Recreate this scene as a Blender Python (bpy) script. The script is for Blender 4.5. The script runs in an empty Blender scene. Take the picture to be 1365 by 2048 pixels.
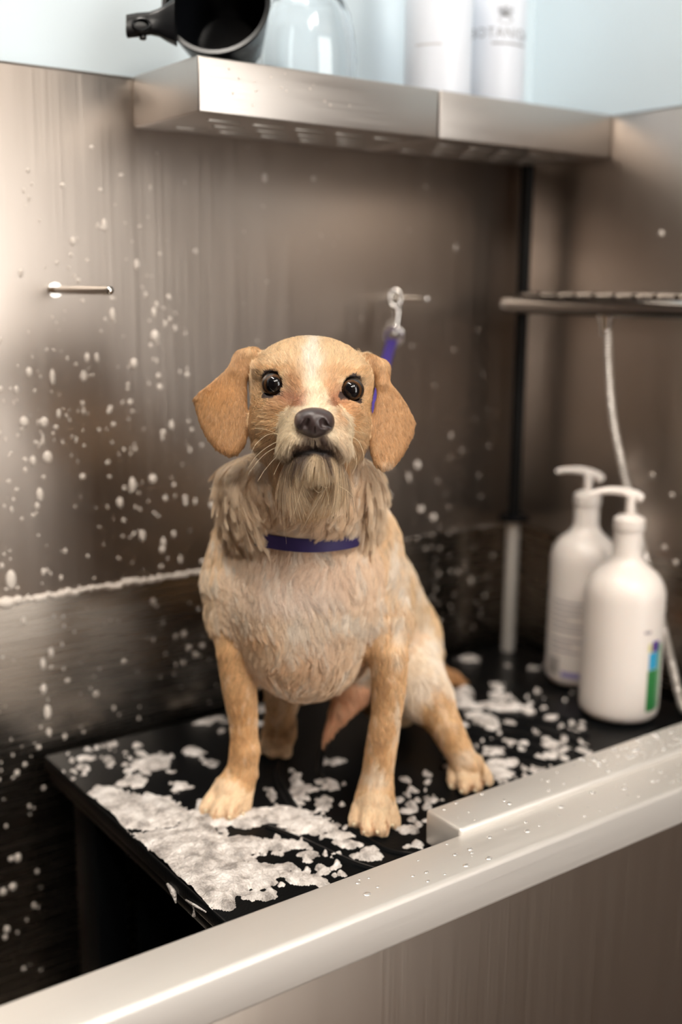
import bpy, bmesh, math, random
import numpy as np
from mathutils import Vector, Matrix, Quaternion
sc = bpy.context.scene
COL = sc.collection
rng = np.random.default_rng(7)
random.seed(7)

# ---------------------------------------------------------------- camera
FPX = 2212.27
R = np.array([[0.81071437, -0.10894462, 0.57521585],
              [-0.58536826, -0.16642823, 0.79350214],
              [0.00928437, -0.98001669, -0.19869848]])      # columns: camera right, down, forward in the world
CAM = np.array([0.0, 0.0, 0.52])
cd = bpy.data.cameras.new('camera')
cam = bpy.data.objects.new('camera', cd); COL.objects.link(cam)
M = Matrix.Identity(4)
for i in range(3):
    M[i][0] = R[i, 0]; M[i][1] = -R[i, 1]; M[i][2] = -R[i, 2]; M[i][3] = CAM[i]
cam.matrix_world = M
cd.sensor_fit = 'VERTICAL'; cd.sensor_height = 36.0; cd.sensor_width = 24.0
cd.lens = FPX / 2048 * 36.0
cd.clip_start = 0.01; cd.clip_end = 30
cd.dof.use_dof = True; cd.dof.focus_distance = 0.945; cd.dof.aperture_fstop = 2.1
sc.camera = cam

# ---------------------------------------------------------------- world, exposure, light
sc.view_settings.view_transform = 'Standard'; sc.view_settings.look = 'None'
sc.view_settings.gamma = 1.0; sc.view_settings.use_curve_mapping = False
sc.view_settings.exposure = 0.0
sc.cycles.use_denoising = True
sc.cycles.max_bounces = 8; sc.cycles.transparent_max_bounces = 12
sc.cycles.caustics_reflective = False; sc.cycles.caustics_refractive = False
sc.cycles.sample_clamp_indirect = 4.0
w = bpy.data.worlds.new('world'); sc.world = w; w.use_nodes = True
w.node_tree.nodes['Background'].inputs[0].default_value = (1.0, 0.93, 0.85, 1)
w.node_tree.nodes['Background'].inputs[1].default_value = 0.06
PANEL_E = 46.0
WINDOW_E = 7.5

# ---------------------------------------------------------------- helpers
def s2l(c):
    c = np.asarray(c, float) / 255.0
    return np.where(c <= 0.04045, c / 12.92, ((c + 0.055) / 1.055) ** 2.4)
def rgb(*c):
    return tuple(float(x) for x in s2l(c)) + (1.0,)
def P(px, py, depth):
    """world point seen at a photograph pixel, `depth` metres along the view axis"""
    c = np.array([(px - 682.5) / FPX, (py - 1024) / FPX, 1.0]) * depth
    return CAM + R @ c
def on_plane(px, py, ax, v):
    d = R @ np.array([(px - 682.5) / FPX, (py - 1024) / FPX, 1.0])
    return CAM + d * ((v - CAM[ax]) / d[ax])
def proj(Pw):
    c = (np.asarray(Pw, float) - CAM) @ R
    return c[..., 0] / c[..., 2] * FPX + 682.5, c[..., 1] / c[..., 2] * FPX + 1024, c[..., 2]

def mat(name, base=(0.8, 0.8, 0.8, 1), rough=0.5, metal=0.0, **kw):
    m = bpy.data.materials.new(name); m.use_nodes = True
    b = m.node_tree.nodes['Principled BSDF']
    b.inputs['Base Color'].default_value = base
    b.inputs['Roughness'].default_value = rough
    b.inputs['Metallic'].default_value = metal
    for k, v in kw.items():
        b.inputs[k.replace('_', ' ')].default_value = v
    return m
def N(m, t, **kw):
    n = m.node_tree.nodes.new(t)
    for k, v in kw.items(): setattr(n, k, v)
    return n
def L(m, a, b): m.node_tree.links.new(a, b)
def BS(m): return m.node_tree.nodes['Principled BSDF']
def noise(m, scale, detail=3, rough=0.5, stretch=(1, 1, 1), coord='Object'):
    tc = N(m, 'ShaderNodeTexCoord'); mp = N(m, 'ShaderNodeMapping'); nz = N(m, 'ShaderNodeTexNoise')
    mp.inputs['Scale'].default_value = stretch
    nz.inputs['Scale'].default_value = scale; nz.inputs['Detail'].default_value = detail; nz.inputs['Roughness'].default_value = rough
    L(m, tc.outputs[coord], mp.inputs[0]); L(m, mp.outputs[0], nz.inputs['Vector'])
    return nz
def ramp(m, src, stops):
    r = N(m, 'ShaderNodeValToRGB'); cr = r.color_ramp
    while len(cr.elements) < len(stops): cr.elements.new(0.5)
    for e, (p, c) in zip(cr.elements, stops):
        e.position = p; e.color = c if len(c) == 4 else tuple(c) + (1,)
    L(m, src, r.inputs[0]); return r
def bump(m, src, strength, dist=0.001):
    b = N(m, 'ShaderNodeBump'); b.inputs['Strength'].default_value = strength; b.inputs['Distance'].default_value = dist
    L(m, src, b.inputs['Height']); L(m, b.outputs[0], BS(m).inputs['Normal']); return b

def link(name, me, m=None, parent=None, smooth=True, **props):
    o = bpy.data.objects.new(name, me); COL.objects.link(o)
    if m is not None: me.materials.append(m)
    if parent is not None: o.parent = parent; 
    if smooth and hasattr(me, 'polygons'):
        me.polygons.foreach_set('use_smooth', [True] * len(me.polygons))
    for k, v in props.items(): o[k] = v
    return o
def mesh_np(name, V, F, m=None, parent=None, smooth=True, **props):
    me = bpy.data.meshes.new(name)
    me.from_pydata([tuple(map(float, v)) for v in V], [], [tuple(int(i) for i in f) for f in F]); me.update()
    return link(name, me, m, parent, smooth, **props)
def empty(name, loc=(0, 0, 0), **props):
    o = bpy.data.objects.new(name, None); COL.objects.link(o); o.location = loc; o.empty_display_size = 0.02
    for k, v in props.items(): o[k] = v
    bpy.context.view_layer.update()
    return o
def adopt(o, parent):
    """parent o keeping its world placement (things here carry plain translations only)"""
    o.parent = parent; o.matrix_parent_inverse = Matrix.Translation(-Vector(parent.location))
    return o

class MB:
    def __init__(s): s.V = []; s.F = []
    def add(s, V, F):
        k = len(s.V); s.V += [tuple(map(float, v)) for v in V]; s.F += [tuple(i + k for i in f) for f in F]; return s
    def box(s, a, b, bev=0.0, seg=2):
        bm = bmesh.new(); bmesh.ops.create_cube(bm, size=1)
        a = Vector(a); b = Vector(b); c = (a + b) / 2; d = b - a
        for v in bm.verts: v.co = Vector((v.co.x * d.x, v.co.y * d.y, v.co.z * d.z)) + c
        if bev > 0: bmesh.ops.bevel(bm, geom=bm.edges[:], offset=bev, segments=seg, affect='EDGES', profile=0.5)
        return s.bm(bm)
    def bm(s, bm):
        bm.verts.index_update()
        s.add([v.co for v in bm.verts], [[v.index for v in f.verts] for f in bm.faces]); bm.free(); return s
    def tube(s, pts, r, n=12, cap=True):
        pts = [Vector(tuple(map(float, p))) for p in pts]; rs = r if hasattr(r, '__len__') else [r] * len(pts)
        V = []; F = []; up = None
        for i, p in enumerate(pts):
            t = (pts[min(i + 1, len(pts) - 1)] - pts[max(i - 1, 0)]).normalized()
            if up is None:
                up = t.orthogonal().normalized()
            up = (up - t * up.dot(t)).normalized(); sd = t.cross(up)
            for k in range(n):
                a = 2 * math.pi * k / n
                V.append(p + (up * math.cos(a) + sd * math.sin(a)) * rs[i])
        for i in range(len(pts) - 1):
            for k in range(n):
                F.append((i * n + k, i * n + (k + 1) % n, (i + 1) * n + (k + 1) % n, (i + 1) * n + k))
        if cap:
            F.append(tuple(range(n))[::-1]); F.append(tuple((len(pts) - 1) * n + k for k in range(n)))
        return s.add(V, F)
    def lathe(s, prof, n=48, Mx=None):
        """prof: (radius, height) pairs, closed onto the axis where radius is 0"""
        V = []; F = []; rings = []
        for r, z in prof:
            if r < 1e-7: rings.append([len(V)]); V.append((0, 0, z))
            else:
                rings.append(list(range(len(V), len(V) + n)))
                V += [(r * math.cos(2 * math.pi * k / n), r * math.sin(2 * math.pi * k / n), z) for k in range(n)]
        for A, B in zip(rings[:-1], rings[1:]):
            for k in range(n):
                k2 = (k + 1) % n
                if len(A) == 1 and len(B) == 1: continue
                if len(A) == 1: F.append((A[0], B[k2], B[k]))
                elif len(B) == 1: F.append((A[k], A[k2], B[0]))
                else: F.append((A[k], A[k2], B[k2], B[k]))
        if Mx is not None: V = [Mx @ Vector(v) for v in V]
        return s.add(V, F)
    def blob(s, c, r, axes=None, n=1):
        bm = bmesh.new(); bmesh.ops.create_icosphere(bm, subdivisions=n, radius=1)
        for v in bm.verts: v.co = Vector((v.co.x * r[0], v.co.y * r[1], v.co.z * r[2])) + Vector(tuple(map(float, c)))
        return s.bm(bm)
    def build(s, name, m=None, parent=None, smooth=True, **props):
        o = mesh_np(name, s.V, s.F, m, parent, False, **props)
        if smooth:
            for p in o.data.polygons: p.use_smooth = True
            try: o.data.set_sharp_from_angle(angle=math.radians(40))
            except Exception: pass
        return o
def arc_path(pts, n=8):
    """Catmull-Rom through the points"""
    pts = [np.array(p, float) for p in pts]; pts = [2 * pts[0] - pts[1]] + pts + [2 * pts[-1] - pts[-2]]; out = []
    for i in range(1, len(pts) - 2):
        p0, p1, p2, p3 = pts[i - 1:i + 3]
        for k in range(n):
            t = k / n
            out.append(0.5 * ((2 * p1) + (-p0 + p2) * t + (2 * p0 - 5 * p1 + 4 * p2 - p3) * t * t + (-p0 + 3 * p1 - 3 * p2 + p3) * t ** 3))
    out.append(pts[-2]); return out

# ---------------------------------------------------------------- materials
def steel(name, col, rough, stretch=(60, 60, 0.6), b=0.05, var=0.05, metal=1.0):
    m = mat(name, col, rough, metal)
    nz = noise(m, 6.0, 4, 0.6, stretch)
    r = ramp(m, nz.outputs[0], [(0.3, (rough - var,) * 3), (0.7, (rough + var,) * 3)])
    L(m, r.outputs[0], BS(m).inputs['Roughness'])
    bump(m, nz.outputs[0], b, 0.0006)
    return m
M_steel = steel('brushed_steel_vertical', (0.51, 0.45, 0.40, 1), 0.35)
M_steel_h = steel('brushed_steel_horizontal', (0.82, 0.785, 0.74, 1), 0.5, (0.6, 60, 60), metal=0.72)
M_blackrod = mat('black_rod', (0.004, 0.004, 0.004, 1), 0.5, 0, Specular_IOR_Level=0.2)
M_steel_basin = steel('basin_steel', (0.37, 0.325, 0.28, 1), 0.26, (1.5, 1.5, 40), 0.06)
M_chrome = mat('chrome', (0.72, 0.70, 0.67, 1), 0.12, 1.0)
M_darkchrome = mat('dark_chrome', (0.36, 0.34, 0.32, 1), 0.16, 1.0)
M_blackpl = mat('black_plastic', (0.003, 0.0035, 0.0045, 1), 0.25, 0, Specular_IOR_Level=0.25)
M_blackmat = mat('black_rubber', (0.0030, 0.0035, 0.004, 1), 0.30, 0, Specular_IOR_Level=0.10)
nz = noise(M_blackmat, 350, 2); bump(M_blackmat, nz.outputs[0], 0.35, 0.0008)
M_blue = mat('light_blue_paint', rgb(221, 235, 243), 0.6)
M_dark = mat('dark_wall_for_reflections', rgb(84, 68, 56), 0.8)  # brown of unseen walls, darkened so the steel reflects less
M_white = mat('white_paint', rgb(232, 226, 216), 0.7)
M_warm = mat('warm_wall_paint', rgb(128, 106, 88), 0.8)
M_floor = mat('brown_floor_tile', rgb(74, 58, 47), 0.5)
M_ceiling = mat('ceiling_paint', rgb(215, 205, 192), 0.9)
M_bottle = mat('white_bottle_plastic', rgb(238, 229, 222), 0.33, 0, Subsurface_Weight=0.15)
BS(M_bottle).inputs['Subsurface Radius'].default_value = (0.02, 0.015, 0.012)
M_bottle2 = mat('white_bottle_satin', rgb(232, 238, 248), 0.35)
M_purple = mat('purple_nylon', rgb(72, 54, 138), 0.6)
M_purple_dark = mat('dark_purple_nylon', rgb(34, 20, 74), 0.6)
M_foam = mat('soap_foam', rgb(204, 196, 190), 0.5, 0, Subsurface_Weight=0.35)
BS(M_foam).inputs['Subsurface Radius'].default_value = (0.004, 0.004, 0.004)
vo = N(M_foam, 'ShaderNodeTexVoronoi'); vo.inputs['Scale'].default_value = 420; tc = N(M_foam, 'ShaderNodeTexCoord')
L(M_foam, tc.outputs['Object'], vo.inputs['Vector']); bump(M_foam, vo.outputs['Distance'], 0.8, 0.0015)
nz = noise(M_foam, 55, 5, 0.65); rp = ramp(M_foam, nz.outputs[0], [(0.36, rgb(146, 139, 134)), (0.50, rgb(204, 196, 190)), (0.64, rgb(236, 230, 225))]); L(M_foam, rp.outputs[0], BS(M_foam).inputs['Base Color'])
M_water = mat('water', (0.86, 0.84, 0.81, 1), 0.10, 0.7)
M_speck = mat('fresh_foam', rgb(216, 206, 196), 0.5)
M_front = steel('front_panel_steel', (0.66, 0.585, 0.51, 1), 0.31, b=0.015, var=0.02)
M_glass = mat('clear_glass', (0.97, 0.99, 1, 1), 0.02, 0, Transmission_Weight=1.0, IOR=1.45)
M_hose = mat('braided_steel_hose', (0.66, 0.62, 0.58, 1), 0.3, 0.75)
def emit(name, col, s):
    m = bpy.data.materials.new(name); m.use_nodes = True; nt = m.node_tree; nt.nodes.clear()
    e = nt.nodes.new('ShaderNodeEmission'); o = nt.nodes.new('ShaderNodeOutputMaterial')
    e.inputs[0].default_value = col; e.inputs[1].default_value = s; nt.links.new(e.outputs[0], o.inputs[0]); return m
M_panel = emit('lamp_diffuser_light', (1.0, 0.93, 0.84, 1), PANEL_E)
M_daylight = emit('daylight_pane', (1.0, 0.97, 0.93, 1), WINDOW_E)

# ---------------------------------------------------------------- room
XR, YB = 1.145, 1.143          # inner faces of the steel side and back panels
ZTOP = 0.738
X0, X1, Y0, Y1, Z0, Z1 = -2.2, 3.2, -2.6, 1.20, -0.78, 2.50
def wallbox(name, a, b, m): return MB().box(a, b).build(name, m, smooth=False, kind='structure')
wallbox('floor', (X0, Y0, Z0 - .05), (X1, Y1, Z0), M_floor)
wallbox('ceiling', (X0, Y0, Z1), (X1, Y1, Z1 + .05), M_ceiling)
wallbox('wall_back', (X0, Y1, Z0), (1.20, Y1 + .08, Z1), M_blue)
wallbox('wall_right', (1.20, 0.62, Z0), (1.28, Y1 + .08, Z1), M_blue)
wallbox('wall_right_unseen_dark', (1.20, -0.1, Z0), (1.28, 0.62, Z1), M_dark)  # unseen stretch of wall, made dark to dim reflections in the steel
wallbox('wall_right_recess', (1.28, -0.1, Z0), (X1, -0.02, Z1), M_warm)
wallbox('wall_left', (X0 - .08, Y0, Z0), (X0, Y1 + .08, Z1), M_dark)
wallbox('wall_east', (X1, Y0, Z0), (X1 + .08, -0.02, Z1), M_warm)
# front wall (behind the camera) with a window opening
WX0, WX1, WZ0, WZ1 = 0.85, 2.0, -0.70, 2.42
fw = MB()
fw.box((X0, Y0 - .08, Z0), (WX0, Y0, Z1)); fw.box((WX1, Y0 - .08, Z0), (X1, Y0, Z1))
fw.box((WX0, Y0 - .08, Z0), (WX1, Y0, WZ0)); fw.box((WX0, Y0 - .08, WZ1), (WX1, Y0, Z1))
fw.build('wall_front', M_warm, smooth=False, kind='structure')
wf = empty('window_1', (WX0, Y0, WZ0), kind='structure')
fr = MB()
for a, b in (((WX0, Y0 - .06, WZ0), (WX0 + .05, Y0, WZ1)), ((WX1 - .05, Y0 - .06, WZ0), (WX1, Y0, WZ1)),
             ((WX0, Y0 - .06, WZ0), (WX1, Y0, WZ0 + .05)), ((WX0, Y0 - .06, WZ1 - .05), (WX1, Y0, WZ1))):
    fr.box(a, b, 0.004)
adopt(fr.build('window_frame', M_white), wf)
adopt(MB().box((WX0 + .05, Y0 - .05, WZ0 + .05), (WX1 - .05, Y0 - .04, WZ1 - .05)).build('pane', M_daylight, smooth=False), wf)
# ceiling light panels; the last one is added to brighten the tub rim
LAMPS = [(-0.72, -1.35), (-0.02, -1.35), (0.68, -1.35), (-0.15, 0.62)]
for i, (lx, ly) in enumerate(LAMPS):
    t = empty('ceiling_light', (lx, ly, Z1), label=['white rectangular ceiling light panel nearest the left wall', 'white rectangular ceiling light panel between the other two', 'white rectangular ceiling light panel closest to the window wall corner', 'added ceiling light panel over the left end of the tub to brighten the rim'][i], category='ceiling light', group='ceiling light panels')
    f = MB(); a, b = .14, .55
    for p, q in (((-a, -b), (-a + .02, b)), ((a - .02, -b), (a, b)), ((-a, -b), (a, -b + .02)), ((-a, b - .02), (a, b))):
        f.box((lx + p[0], ly + p[1], Z1 - .03), (lx + q[0], ly + q[1], Z1 - .001), .003)
    adopt(f.build('lamp_frame', M_white), t)
    adopt(MB().box((lx - a + .02, ly - b + .02, Z1 - .02), (lx + a - .02, ly + b - .02, Z1 - .012)).build('diffuser', M_panel, smooth=False), t)

# ---------------------------------------------------------------- tub
tub = empty('dog_washing_tub', (0.4, 0.636, Z0), label='brushed stainless steel dog washing tub with raised splash walls', category='tub')
TL = -1.0
ZL = 0.183                     # lower lip of the splash panels
p = MB().box((TL, YB, ZL), (XR + .012, YB + .012, ZTOP), .0015)
p.box((TL, YB, ZTOP - .004), (XR + .012, YB + .045, ZTOP), .0015)
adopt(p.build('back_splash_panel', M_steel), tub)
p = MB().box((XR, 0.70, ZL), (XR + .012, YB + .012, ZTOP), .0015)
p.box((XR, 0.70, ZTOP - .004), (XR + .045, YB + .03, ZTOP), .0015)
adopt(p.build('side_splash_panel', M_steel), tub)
# basin: back wall rolling into a ledge and down to the floor of the tub
def sweep_x(prof, x0, x1, nx=2):
    V = []; F = []; n = len(prof)
    for i in range(nx):
        x = x0 + (x1 - x0) * i / (nx - 1)
        V += [(x, y, z) for y, z in prof]
    for i in range(nx - 1):
        for k in range(n - 1): F.append((i * n + k, (i + 1) * n + k, (i + 1) * n + k + 1, i * n + k + 1))
    return V, F
prof = [(YB + .016, ZL + .02), (YB + .016, -0.33)]
for k in range(9):
    a = k / 8 * math.pi / 2
    prof.append((YB + .016 - .05 + .05 * math.cos(a), -0.33 - .05 * math.sin(a)))
prof += [(0.72, -0.40)]
for k in range(9):
    a = k / 8 * math.pi / 2
    prof.append((.70 - .01 - .03 * math.sin(a) + .03, -0.40 + .04 - .04 * math.cos(a)))
prof += [(.69, 0.02)]
V, F = sweep_x(prof, TL, XR + .016, 2)
bs = MB().add(V, F)
bs.box((XR + .016, .64, -.42), (XR + .022, YB + .02, ZL + .02))
bs.box((TL - .006, .64, -.42), (TL, YB + .02, ZL + .02))
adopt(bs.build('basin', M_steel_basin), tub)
# front rim, then the outer skin
ri = MB().box((TL, .636, -.012), (XR + .03, .693, .030), .005, 4)
adopt(ri.build('front_rim', M_steel_h), tub)
sk = MB().box((TL, .641, Z0 + .12), (XR + .03, .655, -.008), .001)
adopt(sk.build('front_panel', M_front), tub)
adopt(MB().box((.637, .6885, .0015), (XR + .0, .7375, .0365), .0035, 4).build('gate_bar', M_steel_h), tub)
for x in (TL + .05, XR - .05):
    for y in (.68, 1.1):
        adopt(MB().tube([(x, y, Z0), (x, y, -.41)], .02, 16).build('leg', M_steel_h), tub)

# ---------------------------------------------------------------- shelf in two units
def shelf_unit(x0, x1, label, left_end):
    t = empty('steel_shelf', (x0, .998, .686), label=label, category='shelf', group='steel shelf units along the back splash wall')
    b = MB().box((x0, .998, .686), (x1, YB - .0005, .7385), .002, 3)
    adopt(b.build('shelf_box', M_shelf, None), t)
    n = max(2, int((x1 - x0) / .055))
    for row, y in enumerate((1.035, 1.07, 1.105)):
        for i in range(n):
            xx = x0 + .03 + (i + .5 * (row % 2)) * (x1 - x0 - .04) / n
            if xx + .038 < x1: adopt(MB().box((xx, y - .0022, .6845), (xx + .038, y + .0022, .6862), .0007).build('louvre', M_shelf2, None), t)
    return t
M_shelf = steel('shelf_steel', (0.47, 0.435, 0.405, 1), 0.38, (0.8, 60, 60), .2)
M_shelf2 = mat('louvre_steel', (0.55, 0.52, 0.48, 1), 0.4, 0.9)
shelf_unit(.548, .8535, 'longer steel shelf unit with a free left end carrying the black jug', True)
shelf_unit(.8555, XR - .001, 'shorter steel shelf unit running into the corner splash wall', False)

# ---------------------------------------------------------------- rubber mat and table under it
MX0, MX1, MY0, MY1 = .415, XR - .002, .7, YB - .004
tb = empty('bathing_platform', (.7, .9, -.4), label='black raised platform with square legs standing in the tub under the mat', category='platform')
adopt(MB().box((MX0 + .004, MY0 + .004, -.030), (MX1, MY1, -.0165), .002).build('platform_top', M_blackpl2 if 'M_blackpl2' in globals() else M_blackmat), tb)
for x in (.445, 1.08):
    for y in (.76, 1.06):
        adopt(MB().box((x - .018, y - .03, -.40), (x + .018, y + .03, -.0302), .004).build('leg', M_blackmat), tb)
adopt(MB().box((.47, 1.02, -.39), (1.06, 1.03, -.031), .002).build('rear_panel', M_blackmat), tb)
adopt(MB().tube(arc_path([(.47, .78, -.38), (.6, .86, -.24), (.75, .95, -.16), (.9, 1.0, -.13)]), .014).build('brace', M_blackmat), tb)
mb = MB().box((MX0, MY0, -.0162), (MX1, MY1, 0.0), .0025, 3)
mt = mb.build('rubber_mat', M_blackmat); mt['label'] = 'black ribbed rubber mat covered with soap foam under the dog'; mt['category'] = 'mat'
rb = MB()
def ridge(pxs, r=.0032):
    pts = [on_plane(x, y, 2, 0.0) for x, y in pxs]
    V = []
    rb.tube([(q[0], q[1], -.0012) for q in arc_path(pts, 6)], r, 8)
ridge([(535, 1655), (600, 1680), (700, 1725), (760, 1745)], .0045)
ridge([(565, 1500), (560, 1560), (590, 1620)], .0055)
ridge([(700, 1655), (770, 1700), (830, 1712)], .004)
ridge([(650, 1480), (640, 1540), (655, 1570)], .0045)
for k in range(9):
    y0 = 1400 + k * 17
    ridge([(905 - k * 3, y0), (1000, y0 + 12 + k), (1100, y0 + 30 + 2 * k), (1180, y0 + 55 + 3 * k)], .003)
rbo = rb.build('rib', M_blackmat, None); rbo['kind'] = 'stuff'; rbo.parent = mt

# ---------------------------------------------------------------- foam on the mat
M_POND = [  # cx, cy, rx, ry in the photograph, all lying on the mat
 (205,1590,36,12),(225,1604,62,16),(262,1622,90,24),(300,1614,60,24),(215,1582,30,9),(250,1640,70,20),(340,1630,30,16),
 (297,1530,42,14),(310,1520,38,13),(275,1562,30,11),(250,1570,18,6),(358,1573,25,11),(390,1505,24,9),(420,1526,16,7),(172,1518,20,7),(167,1536,14,6),(278,1492,8,5),(283,1506,8,4),
 (150,1585,10,8),(400,1640,34,20),(395,1660,30,24),(440,1640,70,18),(415,1610,22,10),(495,1630,25,16),(470,1645,45,10),
 (330,1680,80,24),(380,1690,90,26),(340,1720,70,28),(400,1730,90,30),(450,1700,80,22),(500,1690,50,16),(420,1770,60,26),(470,1745,60,22),(520,1740,40,12),
 (430,1800,30,18),(455,1805,18,12),(395,1765,50,30),(530,1765,20,9),(480,1775,45,15),(560,1690,34,10),(460,1815,18,9),
 (545,1630,34,16),(575,1625,50,14),(600,1648,48,18),(640,1655,46,16),(680,1672,28,10),(590,1600,20,10),(545,1590,14,16),(590,1560,16,22),(612,1580,26,10),(655,1566,22,10),(645,1615,14,10),(650,1600,16,9),
 (665,1522,30,8),(600,1690,30,9),(705,1690,30,8),(745,1700,22,6),(735,1712,44,10),(575,1735,24,12),(620,1710,26,8),(645,1745,16,6),(672,1735,18,6),(600,1755,40,12),(630,1765,34,10),(690,1750,10,4),
 (525,1795,36,10),(545,1788,20,6),(815,1660,26,9),(835,1690,18,7),(820,1622,20,7),(800,1600,10,5),(870,1602,22,6),(860,1566,8,6),
 (430,1440,38,7),(405,1448,18,4),(520,1415,20,10),(520,1448,14,5),(444,1462,10,6),
 (915,1390,32,14),(930,1408,24,12),(945,1432,20,8),(1000,1412,46,10),(1030,1416,22,7),(970,1440,26,14),(985,1452,12,8),(1000,1547,32,20),(985,1530,20,12),(988,1503,28,9),(1022,1524,16,7),(1070,1540,14,6),
 (940,1318,26,6),(1062,1335,12,5),(995,1374,16,8),(1000,1392,24,6),(1100,1490,16,9),(1110,1510,24,9),(1092,1478,10,6),(1026,1487,12,6),(1065,1425,12,5),(1110,1437,22,5),(1160,1500,14,8),(1180,1508,12,6),(1135,1500,10,6),
 (930,1450,12,5),(1050,1500,8,4),(900,1350,0,0)]
for (xa, xb, ya, yb, k) in ((130, 270, 1475, 1560, 34), (900, 1200, 1310, 1420, 26), (880, 1190, 1440, 1560, 60), (560, 700, 1560, 1780, 40), (800, 870, 1540, 1700, 24), (270, 440, 1500, 1600, 10), (400, 620, 1640, 1800, 20)):
    for _ in range(k): q = rng.uniform(2.5, 7); M_POND.append((rng.uniform(xa, xb), rng.uniform(ya, yb), q * 1.3, q * .65))
gx = np.arange(MX0 + .001, MX1 - .02, .0016); gy = np.arange(MY0 + .001, MY1 - .01, .0016)
GX, GY = np.meshgrid(gx, gy, indexing='ij')
pxx, pyy, _ = proj(np.stack([GX, GY, np.zeros_like(GX)], -1))
def vnoise(x, y, s, seed):
    r = np.random.default_rng(seed); T = r.random((64, 64)); u = x / s; v = y / s
    i = np.floor(u).astype(int); j = np.floor(v).astype(int); a = u - i; b = v - j
    a = a * a * (3 - 2 * a); b = b * b * (3 - 2 * b); g = lambda p, q: T[p % 64, q % 64]
    return (g(i, j) * (1 - a) + g(i + 1, j) * a) * (1 - b) + (g(i, j + 1) * (1 - a) + g(i + 1, j + 1) * a) * b
wob = (vnoise(GX, GY, .012, 1) - .5) * 16 + (vnoise(GX, GY, .005, 2) - .5) * 10
field = np.full(GX.shape, -1.0)
acc = np.zeros(GX.shape)
for cx, cy, rx, ry in M_POND:
    if rx < 1: continue
    u = (pxx + wob - cx) / rx; v = (pyy + wob * .35 - cy) / ry
    acc += np.exp(-1.4 * (u * u + v * v) ** 1.0) * 1.0
field = acc - 0.40 + (vnoise(GX, GY, .006, 5) - .5) * .34 + (vnoise(GX, GY, .0032, 6) - .5) * .26
# little holes where bubbles burst
hx = rng.uniform(MX0, MX1, 1800); hy = rng.uniform(MY0, MY1, 1800); hr = rng.uniform(.0008, .0026, 1800)
for a, b, r in zip(hx, hy, hr):
    i0, i1 = np.searchsorted(gx, [a - r * 2, a + r * 2]); j0, j1 = np.searchsorted(gy, [b - r * 2, b + r * 2])
    if i1 > i0 and j1 > j0:
        d = np.hypot(GX[i0:i1, j0:j1] - a, GY[i0:i1, j0:j1] - b)
        field[i0:i1, j0:j1] -= np.clip(1.3 - d / r, 0, 1) * .9
hgt = np.sqrt(np.clip(field, 0, 1)) * .0034 * (0.35 + .8 * vnoise(GX, GY, .009, 8) + .5 * vnoise(GX, GY, .0034, 9)) + np.clip(field, 0, 1.2) * .0010
ins = field > 0
n1, n2 = GX.shape; idx = np.arange(n1 * n2).reshape(n1, n2)
q = ins[:-1, :-1] | ins[1:, :-1] | ins[:-1, 1:] | ins[1:, 1:]
A = idx[:-1, :-1][q]; B = idx[1:, :-1][q]; Cc = idx[1:, 1:][q]; D = idx[:-1, 1:][q]
used = np.unique(np.concatenate([A, B, Cc, D])); remap = np.full(n1 * n2, -1); remap[used] = np.arange(len(used))
Vz = np.where(ins, hgt + .0003, -.0002).ravel()
V = np.stack([GX.ravel()[used], GY.ravel()[used], Vz[used]], 1)
F = np.stack([remap[A], remap[B], remap[Cc], remap[D]], 1)
fm = mesh_np('soap_foam', V, F, M_foam, None, True, kind='stuff', label='greyish white soap foam spread in patches on the black mat', category='soap foam')

# ---------------------------------------------------------------- foam specks and drops on the steel
def specks(name, spots, m, **props):
    """spots: (centre, (rx, ry, rz)) flattened against their surface; one countless scatter"""
    b = MB(); bm = bmesh.new(); bmesh.ops.create_icosphere(bm, subdivisions=2, radius=1)
    bv = np.array([v.co[:] for v in bm.verts]); bf = [[v.index for v in f.verts] for f in bm.faces]; bm.free()
    V = []; F = []
    for i, (c, r) in enumerate(spots):
        V.append(bv * np.array(r) + np.array(c)); F += [[j + i * len(bv) for j in f] for f in bf]
    return mesh_np(name, np.concatenate(V), F, m, None, True, kind='stuff', **props)
sp = []
def dens(x, y):
    d = .10
    d += 1.0 * math.exp(-((x - 120) / 190) ** 2 - ((y - 980) / 210) ** 2)
    d += .55 * math.exp(-((x - 200) / 150) ** 2 - ((y - 640) / 190) ** 2)
    d += .45 * math.exp(-((x - 330) / 120) ** 2 - ((y - 950) / 200) ** 2)
    if x > 480: d = .13 + .35 * math.exp(-((x - 850) / 70) ** 2 - ((y - 970) / 90) ** 2)
    return d
while len(sp) < 350:
    x = rng.uniform(-60, 980); y = rng.uniform(290, 1200)
    if rng.random() > dens(x, y): continue
    q = on_plane(x, y, 1, YB)
    if q[2] < ZL + .004 or q[2] > ZTOP - .02: continue
    r = min(.0042, .0007 + rng.gamma(2.0, .00055)); e = 1 + (rng.random() < .3) * rng.uniform(.3, 1.3)
    sp.append(((q[0], YB, q[2]), (r, r * .45, r * e)))
for (x, y, r, e) in ((22, 1160, .006, 1.9), (95, 915, .0055, 1.3), (310, 672, .0055, 1.2), (66, 922, .004, 1.4), (306, 958, .005, 1.1), (48, 845, .005, 1.3), (88, 845, .005, 1.2), (240, 1005, .004, 1.5), (80, 990, .004, 2), (285, 1072, .004, 1.7), (268, 727, .0045, 1.3), (425, 1010, .0045, 1.2), (308, 625, .003, 2), (225, 630, .0035, 2.2), (58, 745, .0035, 1.6), (105, 755, .003, 3), (836, 930, .005, 1.2), (777, 992, .005, 1.1), (843, 1018, .005, 1), (868, 1035, .005, 1), (1326, 468, .0, 1)):
    if r: q = on_plane(x, y, 1, YB); sp.append(((q[0], YB, q[2]), (r, r * .45, r * e)))
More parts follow.
